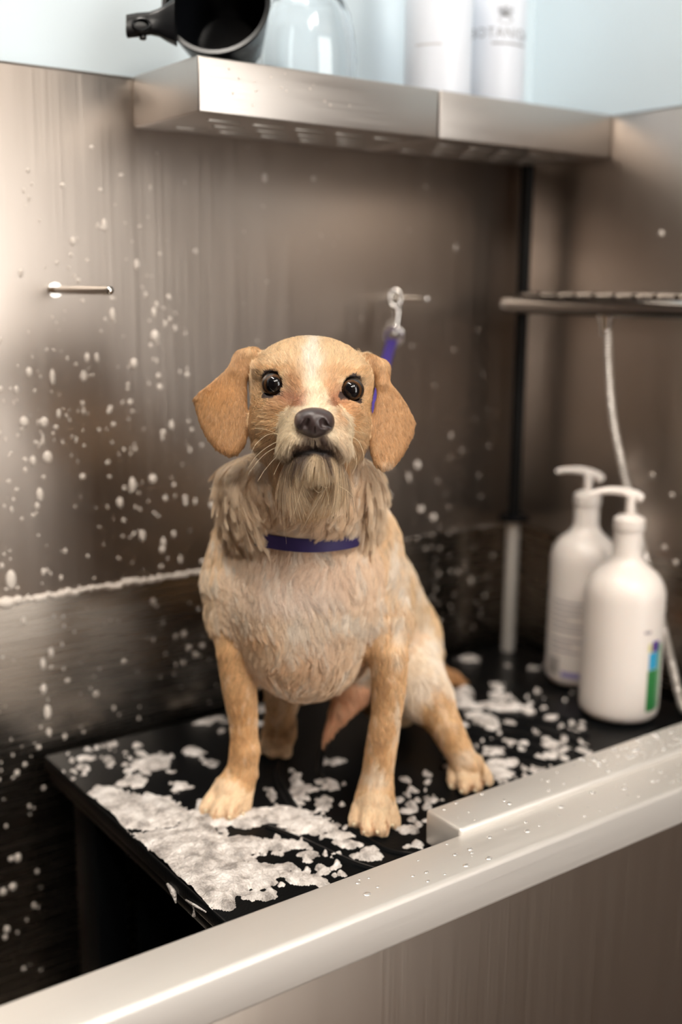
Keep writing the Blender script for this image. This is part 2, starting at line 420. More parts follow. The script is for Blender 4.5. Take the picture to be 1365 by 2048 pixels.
# scum beading along the lower lip
x = TL + .9
while x < 1.12:
    r = rng.uniform(.0026, .0050) * (1.0 if x < .66 else .55)
    if x > .66: x += rng.uniform(.004, .016); r *= .8
    if x < .4: r *= 1.25
    sp.append(((x, YB + .001, ZL + rng.uniform(-.001, .0025)), (r * 1.15, r * .9, r)))
    x += r * rng.uniform(.9, 1.5)
q = on_plane(12, 1200, 1, YB); sp.append(((q[0], YB, ZL), (.010, .006, .007)))
specks('foam_specks', sp, M_speck, label='splashed white foam specks stuck to the back steel splash wall', category='foam specks')
sp = []
YL = YB + .016
for _ in range(150):
    x = rng.uniform(-20, 470) if rng.random() < .7 else rng.uniform(850, 990); y = rng.uniform(1190, 1560) if x < 500 else rng.uniform(1090, 1270)
    q = on_plane(x, y, 1, YL)
    if q[2] > ZL - .008 or (q[2] < .004 and q[0] > .41): continue
    r = .0006 + rng.gamma(2.0, .00045); sp.append((q, (r, r * .5, r * rng.uniform(1, 1.6))))
for (x, y, r, e) in ((102, 1305, .003, 2), (86, 1328, .003, 2.3), (87, 1378, .0035, 1.8), (95, 1425, .0045, 2.0), (98, 1465, .003, 1.8), (306, 1203, .004, 1.1), (368, 1268, .004, 1), (378, 1296, .0035, 1.3), (405, 1292, .0037, 1), (391, 1310, .0037, 1.1), (192, 1388, .0037, 1.1), (135, 1361, .0032, 1), (248, 1323, .003, 1)):
    q = on_plane(x, y, 1, YL); sp.append((q, (r, r * .45, r * e)))
for _ in range(26):
    x = rng.uniform(0, 90); y = rng.uniform(1480, 1950); q = on_plane(x, y, 1, YL); r = .0006 + rng.gamma(2.0, .0005)
    if q[2] > -.3: sp.append((q, (r, r * .5, r * rng.uniform(1, 1.6))))
specks('foam_specks', sp, M_speck, label='sparse foam specks on the dark basin wall below the splash panel lip', category='foam specks')
sp = []
for k in range(170):
    x = rng.uniform(.64, 1.14) if rng.random() < .3 else rng.uniform(.84, 1.14); y = rng.uniform(.694, .733)
    r = .0006 + rng.gamma(2, .00062); r = min(r, .0042); sp.append(((x, y, .0365), (r * 1.15, r, r * .42)))
for k in range(60):
    x = rng.uniform(.5, 1.1); y = rng.uniform(.644, .685); r = .0006 + rng.gamma(2, .0006); r = min(r, .003); sp.append(((x, y, .030), (r * 1.3, r, r * .35)))
specks('water_droplets', sp, M_water, label='clear water droplets beaded on the steel gate bar and rim', category='water droplets')
sp = []
for k in range(26):
    q = on_plane(rng.uniform(440, 700), rng.uniform(135, 215), 1, .998)
    if .69 < q[2] < .733: r = rng.uniform(.0005, .0014); sp.append(((q[0], .998, q[2]), (r, r * .5, r)))
sp.append((on_plane(1324, 468, 0, XR), (.003, .004, .004)))
for (x, y) in ((1305, 950), (1345, 990), (1330, 1095), (1352, 1125), (1180, 1050)): sp.append((on_plane(x, y, 0, XR), (.002, .0035, .0035)))
specks('splash_drops', sp, M_speck, label='tiny splash drops on the shelf front and the side splash wall', category='splash drops')
# foam hanging from the front left corner of the mat
dr = MB()
for pts, rr in (([(335, 1768), (347, 1785), (352, 1806)], (.0012, .0028, .0006)), ([(386, 1808), (388, 1820), (388, 1832)], (.0009, .0006, .0018)), ([(372, 1800), (392, 1812), (412, 1824)], (.0008, .0012, .0006))):
    dr.tube(arc_path([on_plane(x, y, 0, MX0 - .0015) for x, y in pts], 5), np.interp(np.linspace(0, 1, len(arc_path(pts, 5))), [0, .5, 1], rr), 8)
o = dr.build('foam_drips', M_foam); o['kind'] = 'stuff'; o['label'] = 'thin foam drips hanging off the left edge of the rubber mat'; o['category'] = 'foam drips'

# ---------------------------------------------------------------- wall pegs, clip, leash
def peg(x, z, length, label):
    t = empty('wall_peg', (x, YB, z), label=label, category='wall peg', group='steel pegs on the back splash wall')
    adopt(MB().tube([(x, YB + .001, z), (x, YB - length + .003, z + .0004), (x, YB - length + .0012, z + .0004), (x, YB - length, z + .0004)], (.0042, .0042, .0036, .002), 20).build('rod', M_chrome), t)
    adopt(MB().tube([(x, YB, z), (x, YB - .002, z)], (.008, .0075), 24).build('flange', M_chrome), t)
    return t
peg(.452, .515, .142, 'thin steel peg on the back wall with nothing hanging from it')
peg(.911, .507, .068, 'thin steel peg on the back wall holding the leash clip')
ls = empty('leash', P(786, 655, 1.39), label='purple nylon leash clipped by a silver snap hook to the right wall peg', category='leash')
DL = 1.385
def pl(pts, d=DL): return [P(x, y, d) for x, y in pts]
rg = MB()
a = [(790 + 11 * math.cos(t), 596 + 17 * math.sin(t)) for t in np.linspace(0, 2 * math.pi, 25)]
rg.tube(pl(a), .0030, 10, False)
adopt(rg.build('peg_ring', M_chrome), ls)
sn = MB()
sn.tube(arc_path(pl([(796, 614), (795, 628), (793, 645), (788, 668)]), 5), np.interp(np.linspace(0, 1, 16), [0, .2, .4, 1], [.0028, .0052, .0042, .0046]), 12)
adopt(sn.build('snap_hook', M_chrome), ls)
rg = MB()
a = [(788 + 18 * math.cos(t), 672 + 18 * math.sin(t)) for t in np.linspace(0, 2 * math.pi, 29)]
rg.tube([P(x, y, DL + .006 * math.sin(i * .22)) for i, (x, y) in enumerate(a)], .0030, 10, False)
adopt(rg.build('leash_ring', M_chrome), ls)
st = MB()
path = arc_path([P(785, 680, 1.385), P(779, 700, 1.365), P(771, 730, 1.33), P(757, 780, 1.27), P(735, 860, 1.20), P(702, 950, 1.135)], 6)
rt = R[:, 0]; V = []
for i, q in enumerate(path):
    wd = .0062
    t = (path[min(i + 1, len(path) - 1)] - path[max(i - 1, 0)]); t /= np.linalg.norm(t); sdv = rt - t * (rt @ t); sdv /= np.linalg.norm(sdv); nn = np.cross(sdv, t) * .0011
    V += [q - sdv * wd - nn, q + sdv * wd - nn, q + sdv * wd + nn, q - sdv * wd + nn]
F = [(i * 4 + k, i * 4 + (k + 1) % 4, i * 4 + 4 + (k + 1) % 4, i * 4 + 4 + k) for i in range(len(path) - 1) for k in range(4)] + [(0, 3, 2, 1), tuple(len(V) - 4 + k for k in range(4))]
st.add(V, F); adopt(st.build('strap', M_purple, smooth=False), ls)

# ---------------------------------------------------------------- pole in the corner
px, py_ = 1.112, 1.112
po = empty('grooming_pole', (px, py_, 0), label='upright pole in the tub corner, black above and steel below', category='pole')
adopt(MB().tube([(px, py_, .190), (px, py_, .6835)], .0088, 24).build('black_rod', M_blackrod, label='black upper rod'), po)
adopt(MB().tube([(px, py_, .0005), (px, py_, .196)], .0100, 24).build('steel_rod', M_rod if 'M_rod' in globals() else M_steel_h, label='steel lower rod'), po)
adopt(MB().lathe([(0, .196), (.021, .196), (.022, .199), (.021, .202), (.013, .206), (0, .206)], 32, Matrix.Translation((px, py_, 0))).build('collar', M_blackpl), po)

# ---------------------------------------------------------------- chrome rack on the side wall, shower hose
rk = empty('chrome_rack', (XR, .9, .5), label='chrome wire rack mounted on the side splash wall', category='rack')
yA, yB_ = 1.085, .58; xo = 1.062; zt = .5005
pth = [(XR, yA + .012, zt), (xo + .03, yA + .012, zt)] + [(xo + .014 - .014 * math.sin(t) + 0, yA - .002 + .014 * math.cos(t), zt) for t in np.linspace(0, math.pi / 2, 8)] + [(xo, .9, zt - .001), (xo, .75, zt - .001), (xo, yB_, zt - .001)]
adopt(MB().tube(pth, .0115, 20).build('front_tube', M_darkchrome), rk)
for k in range(15):
    y = yA - .02 - k * .031
    b = MB().tube([(XR, y, zt + .012), (xo + .010, y, zt + .012), (xo + .001, y, zt + .011)], .0046, 12)
    adopt(b.build('cross_bar', M_darkchrome), rk)
adopt(MB().tube([(XR - .012, yA + .005, zt - .004), (XR - .012, yB_, zt - .004)], .006, 12).build('wall_rail', M_darkchrome), rk)
hz = empty('shower_hose', on_plane(1215, 640, 0, 1.075), label='braided steel shower hose hanging from the rack behind the bottles', category='hose')
hp = [on_plane(1214, 632, 0, 1.068), on_plane(1217, 680, 0, 1.068), on_plane(1219, 740, 0, 1.07), on_plane(1226, 830, 0, 1.075), on_plane(1243, 920, 0, 1.08), on_plane(1262, 1000, 0, 1.085), on_plane(1285, 1090, 0, 1.09), on_plane(1318, 1215, 0, 1.10), on_plane(1343, 1320, 0, 1.10), on_plane(1364, 1408, 0, 1.095), on_plane(1378, 1424, 0, 1.09)]
pp = arc_path(hp, 60); n = len(pp)
seg = np.concatenate([[0], np.cumsum(np.linalg.norm(np.diff(np.array(pp), axis=0), axis=1))])
adopt(MB().tube(pp, .0050 + .0007 * np.sin(seg / .0042 * 2 * math.pi), 14).build('hose_pipe', M_hose), hz)
q = hp[0]; adopt(MB().tube([(q[0], q[1], q[2] + .012), (q[0], q[1], q[2]), (q[0], q[1], q[2] - .010), (q[0], q[1], q[2] - .024)], (.012, .012, .008, .0062), 20).build('hose_coupling', M_chrome), hz)

# ---------------------------------------------------------------- pump bottles standing on the mat
def wrap(name, c, r, a0, a1, z0, z1, m, parent, n=10, **kw):
    V = []; F = []
    for i in range(n + 1):
        a = a0 + (a1 - a0) * i / n
        for z in (z0, z1): V.append((c[0] + r * math.cos(a), c[1] + r * math.sin(a), z))
    for i in range(n): F.append((2 * i, 2 * i + 2, 2 * i + 3, 2 * i + 1))
    return adopt(mesh_np(name, V, F, m, None, True, **kw), parent)
def pump_bottle(base, r, zs, zn, rn, spout, dep, label, neckz):
    bx, by = base
    t = empty('pump_bottle', (bx, by, .0003), label=label, category='bottle', group='white pump bottles on the mat')
    pr = [(0, .0006), (r - .012, .0006), (r - .006, .0022), (r - .0015, .007), (r - .0002, .014), (r, .03), (r, zs * .6), (r, zs)]
    for k in range(1, 13):
        u = k / 12
        if u <= .55: a = u / .55 * math.radians(62); rr = r - (r - rn) * .62 * (1 - math.cos(a)) / (1 - math.cos(math.radians(62))); zz = zs + (zn - zs) * .66 * math.sin(a) / math.sin(math.radians(62))
        else:
            v = (u - .55) / .45; rr = r - (r - rn) * (.62 + .38 * (1 - (1 - v) ** 2)); zz = zs + (zn - zs) * (.66 + .34 * v)
        pr.append((rr, zz))
    pr += [(rn, neckz), (rn - .003, neckz + .0006), (0, neckz + .0006)]
    adopt(MB().lathe(pr, 64, Matrix.Translation((bx, by, 0))).build('body', M_bottle), t)
    cz = neckz + .0008
    pump = MB().lathe([(0, cz), (rn + .0012, cz), (rn + .0018, cz + .002), (rn + .0012, cz + .013), (rn - .001, cz + .015), (rn - .004, cz + .017), (.006, cz + .019), (0, cz + .019)], 40, Matrix.Translation((bx, by, 0))).build('pump', M_bottle); adopt(pump, t)
    top = P(*spout[len(spout) // 2], dep)
    adopt(MB().tube([(bx, by, cz + .018), (bx, by, top[2] - .004), (top[0], top[1], top[2])], (.0052, .0058, .006), 16).build('stem', M_bottle), t).parent = pump; pump.children[0].matrix_parent_inverse.identity()
    sp_ = arc_path([P(x, y, dep) for x, y in spout], 6); k = len(sp_)
    b = MB().tube(sp_, np.interp(np.linspace(0, 1, k), [0, .1, .5, .85, .97, 1], [.0022, .0036, .0050, .0066, .0062, .003]), 16)
    o = b.build('spout', M_bottle); o.parent = pump
    return t
B1 = on_plane(1236, 1425, 2, 0.0); B2 = on_plane(1156, 1360, 2, 0.0)
_, _, d1 = proj((B1[0], B1[1], .25)); _, _, d2 = proj((B2[0], B2[1], .25))
def zof(b, y): # height of a pixel row on the vertical through b
    zz = np.linspace(0, .4, 801); _, yy, _ = proj(np.stack([np.full(801, b[0]), np.full(801, b[1]), zz], 1)); return float(np.interp(-y, -yy, zz))
r1 = 79 / FPX * proj((B1[0], B1[1], .1))[2]; r2 = 66 / FPX * proj((B2[0], B2[1], .1))[2]
t1 = pump_bottle(B1[:2], r1, zof(B1, 1190), zof(B1, 1105), .0175, [(1176, 992), (1196, 984), (1222, 981), (1246, 983), (1270, 990), (1286, 1000)], d1, 'white pump bottle with a purple, blue and green label strip, standing nearer', zof(B1, 1060))
t2 = pump_bottle(B2[:2], r2, zof(B2, 1120), zof(B2, 1045), .0165, [(1112, 944), (1130, 940), (1152, 940), (1174, 943), (1193, 951), (1206, 962)], d2, 'white pump bottle half hidden behind the bottle with the colour strip', zof(B2, 1010))
ca = math.atan2(-B1[1], -B1[0])           # bearing of the photographer from bottle 1
M_lp = mat('label_purple', rgb(84, 52, 140), .4); M_lb = mat('label_blue', rgb(52, 160, 205), .4); M_lg = mat('label_green', rgb(48, 125, 66), .4)
M_ly = mat('label_yellow', rgb(205, 200, 130), .4); M_txt = mat('label_grey_print', rgb(160, 152, 156), .5); M_lgl = mat('label_pale_green', rgb(120, 170, 130), .4)
M_txt2 = mat('barcode_print', rgb(96, 90, 90), .5)
M_lpl = mat('label_pale_purple', rgb(150, 140, 190), .4)
a1 = ca + math.radians(41); a2 = ca + math.radians(61); a3 = ca + math.radians(70)
rr = r1 + .0003
wrap('label_strip', B1, rr, a1, a2, zof(B1, 1398), zof(B1, 1318), M_lg, t1, label='green label strip')
wrap('label_strip', B1, rr, a2, a3, zof(B1, 1396), zof(B1, 1270), M_lgl, t1, label='pale green label edge')
wrap('label_strip', B1, rr, a1 + .02, a2 - .02, zof(B1, 1317), zof(B1, 1284), M_lb, t1, label='blue label strip')
wrap('label_strip', B1, rr, a1 + .1, a2 + .02, zof(B1, 1283), zof(B1, 1262), M_lp, t1, label='purple label strip')
wrap('label_strip', B1, rr, a1 - .02, a1 + .09, zof(B1, 1282), zof(B1, 1266), M_ly, t1, label='yellow label patch')
wrap('label_line', B1, rr, ca + .55, ca + .75, zof(B1, 1246), zof(B1, 1240), M_txt, t1)
ca2 = math.atan2(-B2[1], -B2[0])
rr = r2 + .0003
for k in range(9):
    y = 1190 + k * 11 + (k > 5) * 8
    w_ = [.95, .9, .92, .5, .95, .9, .88, .6, .8][k]
    wrap('label_line', B2, rr, ca2 - .95, ca2 - .95 + 1.2 * w_, zof(B2, y + 3.2), zof(B2, y), M_txt, t2)
for k in range(12):
    wrap('barcode_bar', B2, rr, ca2 - 1.02 + k * .036, ca2 - 1.02 + k * .036 + (.014 if k % 3 else .024), zof(B2, 1335), zof(B2, 1302), M_txt2 if 'M_txt2' in globals() else M_txt, t2, 2)
wrap('label_strip', B2, rr, ca2 - .52, ca2 + .3, zof(B2, 1337), zof(B2, 1326), M_lpl, t2, label='pale purple label strip')

# ---------------------------------------------------------------- shelf things: jug, glass, two white bottles
def dirv(r_, d_, f_):
    v = R @ np.array([r_, d_, f_]); return v / np.linalg.norm(v)
jo = P(432, 6, 1.115); ax = dirv(.05, .12, .98); Lj = .080; RO, RI = .0535, .037
zax = Vector(tuple(ax)); xax = Vector(tuple(dirv(-1, .02, .35))); xax = (xax - zax * xax.dot(zax)).normalized(); yax = zax.cross(xax)
MJ = Matrix((xax, yax, zax)).transposed().to_4x4(); MJ.translation = Vector(tuple(jo))
pr = [(RO - .003, .0), (RO + .0015, -.0008), (RO + .002, .0015), (RO, .004), (RO - .004, .03), (RI + .003, Lj - .006), (RI, Lj - .001), (RI - .004, Lj), (0, Lj), (0, Lj - .003), (RI - .006, Lj - .003), (RI - .001, Lj - .01), (RO - .006, .03), (RO - .003, .0)]
body = MB().lathe(pr, 64, MJ)
zmin = min(v[2] for v in body.V); dz = ZTOP + .0012 - zmin
print('jug shift', dz)
body.V = [(v[0], v[1], v[2] + dz) for v in body.V]
jg = empty('black_jug', (jo[0] + .05, jo[1] + .03, ZTOP), label='black plastic rinsing jug with a short handle lying on the shelf end', category='jug')
adopt(body.build('body', M_blackpl), jg)
hm = MB(); dj = 1.10; V = []; F = []
secs = [(352, 44, 46, .010), (335, 46, 36, .008), (318, 46, 26, .006), (300, 47, 21, .0055), (275, 50, 22, .0055), (254, 53, 21, .0055)]
ns = 16
for (x, y, hh, th) in secs:
    c = P(x, y, dj - (352 - x) * .0001)
    up = -R[:, 1] * (hh / FPX * dj); fw_ = R[:, 2] * th
    for k in range(ns):
        a = 2 * math.pi * k / ns; ca_, sa_ = math.cos(a), math.sin(a)
        V.append(c + up * np.sign(ca_) * abs(ca_) ** .5 + fw_ * np.sign(sa_) * abs(sa_) ** .5)
for i in range(len(secs) - 1):
    for k in range(ns): F.append((i * ns + k, i * ns + (k + 1) % ns, (i + 1) * ns + (k + 1) % ns, (i + 1) * ns + k))
F.append(tuple(range(ns))); F.append(tuple((len(secs) - 1) * ns + k for k in range(ns))[::-1])
hm.add(V, F)
rim = [P(283 + 17 * math.cos(t), 50 + 12 * math.sin(t), dj - .0135) for t in np.linspace(0, 2 * math.pi, 21)]
hm.tube(rim, .0018, 8, False)
hm.tube([P(286, 66, dj - .007), P(286, 78, dj - .007)], .0035, 10)
adopt(hm.build('handle', M_blackpl), jg)

gq = on_plane(616, 150, 1, 1.088); gx_, gy_ = gq[0], gq[1]
pr = [(.0505, 0), (.0530, .0005), (.0535, .008), (.0535, .03), (.0515, .055), (.0465, .078), (.041, .090), (.036, .0955), (.030, .0975), (0, .098), (0, .0935), (.029, .093), (.035, .0905), (.039, .086), (.044, .076), (.049, .054), (.051, .03), (.051, .008), (.0505, 0)]
g = MB().lathe(pr, 64)
g.V = [(v[0] * (1 + .012 * math.cos(9 * math.atan2(v[1], v[0]))) + gx_, v[1] * (1 + .012 * math.cos(9 * math.atan2(v[1], v[0]))) + gy_, v[2] + ZTOP + .0008) for v in g.V]
go = g.build('glass_tumbler', M_glass); go['label'] = 'clear ribbed glass tumbler turned upside down on the shelf beside the black jug'; go['category'] = 'glass'

def shelf_bottle(cx, cy, r, label):
    t = empty('white_bottle', (cx, cy, ZTOP), label=label, category='bottle', group='tall white bottles on the shelf')
    z = ZTOP + .0008
    pr = [(0, z), (r - .005, z), (r - .001, z + .002), (r, z + .006), (r, z + .17), (r - .003, z + .18), (r - .012, z + .19), (.016, z + .2), (.014, z + .205), (.014, z + .215), (0, z + .215)]
    adopt(MB().lathe(pr, 64, Matrix.Translation((cx, cy, 0))).build('body', M_bottle2), t)
    adopt(MB().lathe([(0, z + .2155), (.017, z + .2155), (.017, z + .235), (.015, z + .237), (0, z + .237)], 32, Matrix.Translation((cx, cy, 0))).build('cap', M_bottle2), t)
    return t
s1 = on_plane(876, 120, 1, 1.055); e1 = proj((s1[0], s1[1], .79))[2]; rb1 = 67 / FPX * e1
s2 = on_plane(986, 120, 1, 1.085); e2 = proj((s2[0], s2[1], .79))[2]; rb2 = 64 / FPX * e2
print('bottles', s1, rb1, s2, rb2, math.dist(s1[:2], s2[:2]))
tb1 = shelf_bottle(s1[0], s1[1], rb1, 'plain faced tall white bottle on the shelf above the seam')
tb2 = shelf_bottle(s2[0], s2[1], rb2, 'tall white bottle with grey lettering and plant emblem on the shelf')
M_logo = mat('grey_print', rgb(150, 152, 156), .5); M_line = mat('pale_grey_print', rgb(205, 206, 210), .5)
c1 = math.atan2(-s1[1], -s1[0]); c2 = math.atan2(-s2[1], -s2[0])
zz1 = lambda b, y: float(np.interp(-y, -proj(np.stack([np.full(401, b[0]), np.full(401, b[1]), np.linspace(.7, .95, 401)], 1))[1], np.linspace(.7, .95, 401)))
wrap('label_line', s1, rb1 + .0003, c1 - .7, c1 + .1, zz1(s1, 104), zz1(s1, 100), M_line, tb1)
wrap('label_line', s2, rb2 + .0003, c2 - .05, c2 + 1.2, zz1(s2, 101.5), zz1(s2, 98), M_logo, tb2)
# lettering bent round the bottle
cu = bpy.data.curves.new('lettering', 'FONT'); cu.body = 'BOTANIQA'; cu.size = .0155; cu.space_character = 1.12; cu.align_x = 'CENTER'; cu.resolution_u = 3
to = bpy.data.objects.new('lettering_source', cu); COL.objects.link(to); bpy.context.view_layer.update()
tm = bpy.data.meshes.new_from_object(to.evaluated_get(bpy.context.evaluated_depsgraph_get()))
tv = np.array([v.co[:] for v in tm.vertices]); tf = [list(p.vertices) for p in tm.polygons]
bpy.data.objects.remove(to)
ra = rb2 + .0004; ac = c2 + .30
TV = [(s2[0] + ra * math.cos(ac + x / ra), s2[1] + ra * math.sin(ac + x / ra), zz1(s2, 88) + y * 1.05) for x, y, _ in tv]
adopt(mesh_np('lettering', TV, tf, M_logo, None, False), tb2)
em = MB()
def onb(x, y): return (s2[0] + (ra + .0002) * math.cos(ac + .05 + x / ra), s2[1] + (ra + .0002) * math.sin(ac + .05 + x / ra), zz1(s2, 30) + y)
for k in range(7):
    a = math.radians(-60 + k * 20 + 90); r0 = .016 if k % 2 else .012
    for s_ in (-1, 1):
        em.tube([onb(r0 * u * math.cos(a) + s_ * .0018 * math.sin(math.pi * u) * math.sin(a), r0 * u * math.sin(a) - .010 - s_ * .0018 * math.sin(math.pi * u) * math.cos(a)) for u in np.linspace(0, 1, 8)], .00035, 5)
em.tube([onb(.009 * math.cos(t), -.014 + .004 * math.sin(t)) for t in np.linspace(0, 2 * math.pi, 24)], .0004, 5, False)
adopt(em.build('plant_emblem', M_logo), tb2)

# ================================================================ the dog
# built as a signed distance field in metres on axes right / down / away from the photographer, then meshed
def C3(px, py, dep): return np.array([(px - 682.5) / FPX * dep, (py - 1024) / FPX * dep, dep])
def W2C(q): return (np.asarray(q, float) - CAM) @ R
PR = []          # (kind, tag, params, k)
def cone(tag, a, b, k=.012):
    """a, b = (px, py, depth, radius in px)"""
    PR.append(('cone', tag, (C3(*a[:3]), a[3] / FPX * a[2], C3(*b[:3]), b[3] / FPX * b[2]), k))
def chain(tag, pts, k=.010):
    PR.append(('chain', tag, [(C3(*a[:3]), a[3] / FPX * a[2]) for a in pts], k))
def ell(tag, c, rx, ry, rz, k=.012, rot=0.0):
    s = c[2] / FPX; PR.append(('ell', tag, (C3(*c), np.array([rx * s, ry * s, rz]), rot), k))
def ball_g(tag, px, py, r, k=.004, sq=1.0):
    """ball resting on the mat, r in metres"""
    q = W2C(on_plane(px, py, 2, r)); PR.append(('ell', tag, (q, np.array([r, r * sq, r * 1.15]), 0.0), k))
def sheet(tag, poly, fdep, th, k=.004): PR.append(('sheet', tag, (np.array(poly, float), fdep, th), k))
def carve(c, r, k=.001): PR.append(('carve', 'x', (C3(*c[:3]), r), k))
def carve_c(a, b, k=.001): PR.append(('carvec', 'x', (C3(*a[:3]), a[3] / FPX * a[2], C3(*b[:3]), b[3] / FPX * b[2]), k))
def ring(tag, c, nrm, R1, r1, k=.002): PR.append(('ring', tag, (C3(*c), np.array(nrm) / np.linalg.norm(nrm), R1, r1), k))

# torso
ell('chest', (606, 1180, 1.115), 165, 140, .078, .02)
ell('chest', (612, 1285, 1.12), 118, 108, .070, .03)
cone('chest', (612, 1200, 1.13, 135), (765, 1285, 1.29, 98), .03)
chain('back', [(665, 1060, 1.155, 92), (738, 1180, 1.235, 97), (770, 1265, 1.30, 100), (786, 1330, 1.33, 90)], .02)
cone('back', (786, 1330, 1.33, 88), (792, 1375, 1.325, 70), .02)
cone('chest', (560, 1080, 1.14, 95), (690, 1090, 1.14, 90), .03)
# shoulders and front legs
chain('shoulder', [(500, 1085, 1.13, 70), (475, 1160, 1.125, 71), (472, 1225, 1.12, 56)], .025)
chain('leg', [(472, 1225, 1.12, 54), (473, 1300, 1.105, 40), (480, 1380, 1.112, 34), (487, 1440, 1.12, 28.5), (490, 1500, 1.125, 26)], .010)
chain('leg', [(490, 1500, 1.125, 26), (485, 1540, 1.130, 31), (468, 1585, 1.135, 36)], .008)
chain('shoulder', [(712, 1095, 1.14, 80), (738, 1180, 1.125, 78), (765, 1245, 1.11, 58)], .025)
chain('leg', [(765, 1245, 1.108, 56), (779, 1310, 1.092, 38), (778, 1380, 1.098, 34), (774, 1425, 1.102, 30), (763, 1495, 1.108, 31), (756, 1545, 1.110, 31), (751, 1590, 1.112, 38)], .010)
# front paws
def toe(px, py, wd, ht, ln, aim):
    """one toe pointing towards the photograph's lower edge, resting on the mat"""
    a = on_plane(px, py, 2, ht * .82); b = on_plane(px + aim[0], py + aim[1], 2, ht); d = (a - b)[:2]; d /= np.linalg.norm(d)
    back = a - np.array([d[0], d[1], -.55]) * ln
    PR.append(('chain', 'paw', [(W2C(back), wd * 1.0), (W2C(a + np.array([0, 0, .0012])), wd * 1.05), (W2C(a + np.array([d[0] * wd * .7, d[1] * wd * .7, -.0012])), wd * .88)], .0016))
ball_g('paw', 462, 1580, .0170, .008, .85)
for x, y, w_ in ((418, 1611, .0076), (440, 1621, .0084), (466, 1622, .0084), (489, 1611, .0074)): toe(x, y, w_, w_, .025, ((470 - x) * .25 + 10, -18))
ball_g('paw', 750, 1606, .0170, .008, .85)
for x, y, w_ in ((714, 1636, .0076), (737, 1651, .0084), (763, 1651, .0084), (786, 1637, .0074)): toe(x, y, w_, w_, .026, ((749 - x) * .3, -20))
# hind legs
chain('thigh', [(800, 1300, 1.29, 85), (838, 1335, 1.245, 46), (860, 1395, 1.205, 45)], .02)
cone('thigh', (815, 1330, 1.24, 55), (840, 1395, 1.20, 42), .015)
chain('hindleg', [(860, 1398, 1.203, 44), (893, 1455, 1.192, 33), (921, 1508, 1.188, 28), (935, 1535, 1.19, 30)], .010)
ball_g('paw', 932, 1534, .0155, .008, .85)
for x, y, w_ in ((907, 1560, .0060), (928, 1570, .0066), (951, 1567, .0066), (972, 1555, .0060)): toe(x, y, w_ * 1.12, w_ * 1.12, .022, ((930 - x) * .35 - 6, -18))
chain('hindleg', [(650, 1330, 1.27, 70), (570, 1370, 1.22, 42), (562, 1425, 1.235, 30), (560, 1460, 1.25, 33)], .012)
ball_g('paw', 555, 1478, .018, .006, .8)
for x, y, r in ((532, 1492, .0085), (548, 1499, .0095), (568, 1500, .0095)): ball_g('paw', x, y, r, .003)
chain('belly', [(705, 1385, 1.22, 34), (680, 1425, 1.20, 21), (658, 1462, 1.195, 10), (647, 1488, 1.195, 3)], .010)
chain('tail', [(800, 1370, 1.37, 24), (880, 1346, 1.463, 15), (905, 1352, 1.478, 11), (928, 1364, 1.486, 5)], .01)
# neck
cone('neck', (612, 1085, 1.105, 112), (620, 965, 1.04, 98), .025)
ell('ruff', (512, 1000, 1.075), 56, 54, .040, .035); ell('ruff', (503, 958, 1.07), 42, 34, .034, .03)
ell('ruff', (688, 1000, 1.075), 48, 54, .040, .035); ell('ruff', (697, 960, 1.06), 36, 32, .032, .03)
# skull and face
ell('head', (624, 768, 1.00), 124, 93, .066, .012, .05)
ell('head', (555, 852, .990), 56, 66, .046, .018); ell('head', (688, 856, .990), 55, 62, .046, .018)
ell('head', (622, 880, 1.01), 88, 62, .05, .02)
cone('head', (627, 775, .962, 40), (629, 822, .925, 38), .016)
ell('muzzle', (631, 862, .935), 70, 50, .042, .014)
ell('muzzle', (597, 884, .923), 40, 28, .028, .008); ell('muzzle', (661, 886, .923), 40, 28, .028, .008)
ell('chin', (629, 924, .936), 54, 26, .036, .004)
cone('head', (624, 925, .975, 52), (618, 975, 1.03, 78), .02)
ell('head', (546, 738, .968), 36, 15, .018, .010, -.12); ell('head', (705, 746, .969), 34, 15, .018, .010, .20)
ell('head', (563, 812, .957), 34, 22, .016, .012); ell('head', (694, 820, .958), 32, 22, .016, .012)
EYE = [(549, 769, .9515), (703, 780, .9530)]
for (x, y, d), s in zip(EYE, (-1, 1)):
    ring('lid', (x, y, d - .0042), (s * .30, -.05, -1), .0108, .0019, .0035)
for (x, y, d) in EYE: carve((x, y, d), .0116, .0008)
# mouth line and the groove under the nose
for a, b in (((584, 916), (604, 907)), ((604, 907), (628, 902)), ((628, 902), (652, 907)), ((652, 907), (671, 918))):
    carve_c((a[0], a[1], .897 + abs(a[0] - 628) * .00028, 3.5), (b[0], b[1], .897 + abs(b[0] - 628) * .00028, 3.5), .002)
# ears
EARL = [(505, 700), (486, 702), (468, 722), (452, 742), (425, 766), (404, 782), (390, 796), (392, 815), (401, 845), (414, 874), (434, 897), (458, 911), (477, 906), (491, 886), (496, 850), (492, 800), (492, 765), (502, 728)]
EARR = [(728, 712), (750, 717), (768, 726), (776, 745), (777, 764), (794, 782), (812, 808), (829, 842), (828, 862), (816, 890), (800, 916), (784, 935), (765, 940), (750, 928), (742, 900), (743, 862), (750, 822), (757, 785), (757, 752), (742, 732)]
sheet('ear', EARL, lambda x, y: .985 + np.clip(495 - x, -20, 120) / 110 * .020 - .007 * (1 - ((x - 442) / 58) ** 2) - .004 * (y - 800) / 100, .0030, .004)
sheet('ear', EARR, lambda x, y: .985 + np.clip(x - 745, -20, 120) / 110 * .020 - .006 * (1 - ((x - 790) / 50) ** 2) - .004 * (y - 800) / 100, .0030, .004)
cone('ear', (508, 708, .992, 13), (482, 716, .993, 11), .008); cone('ear', (482, 716, .993, 11), (470, 745, .987, 8), .006)
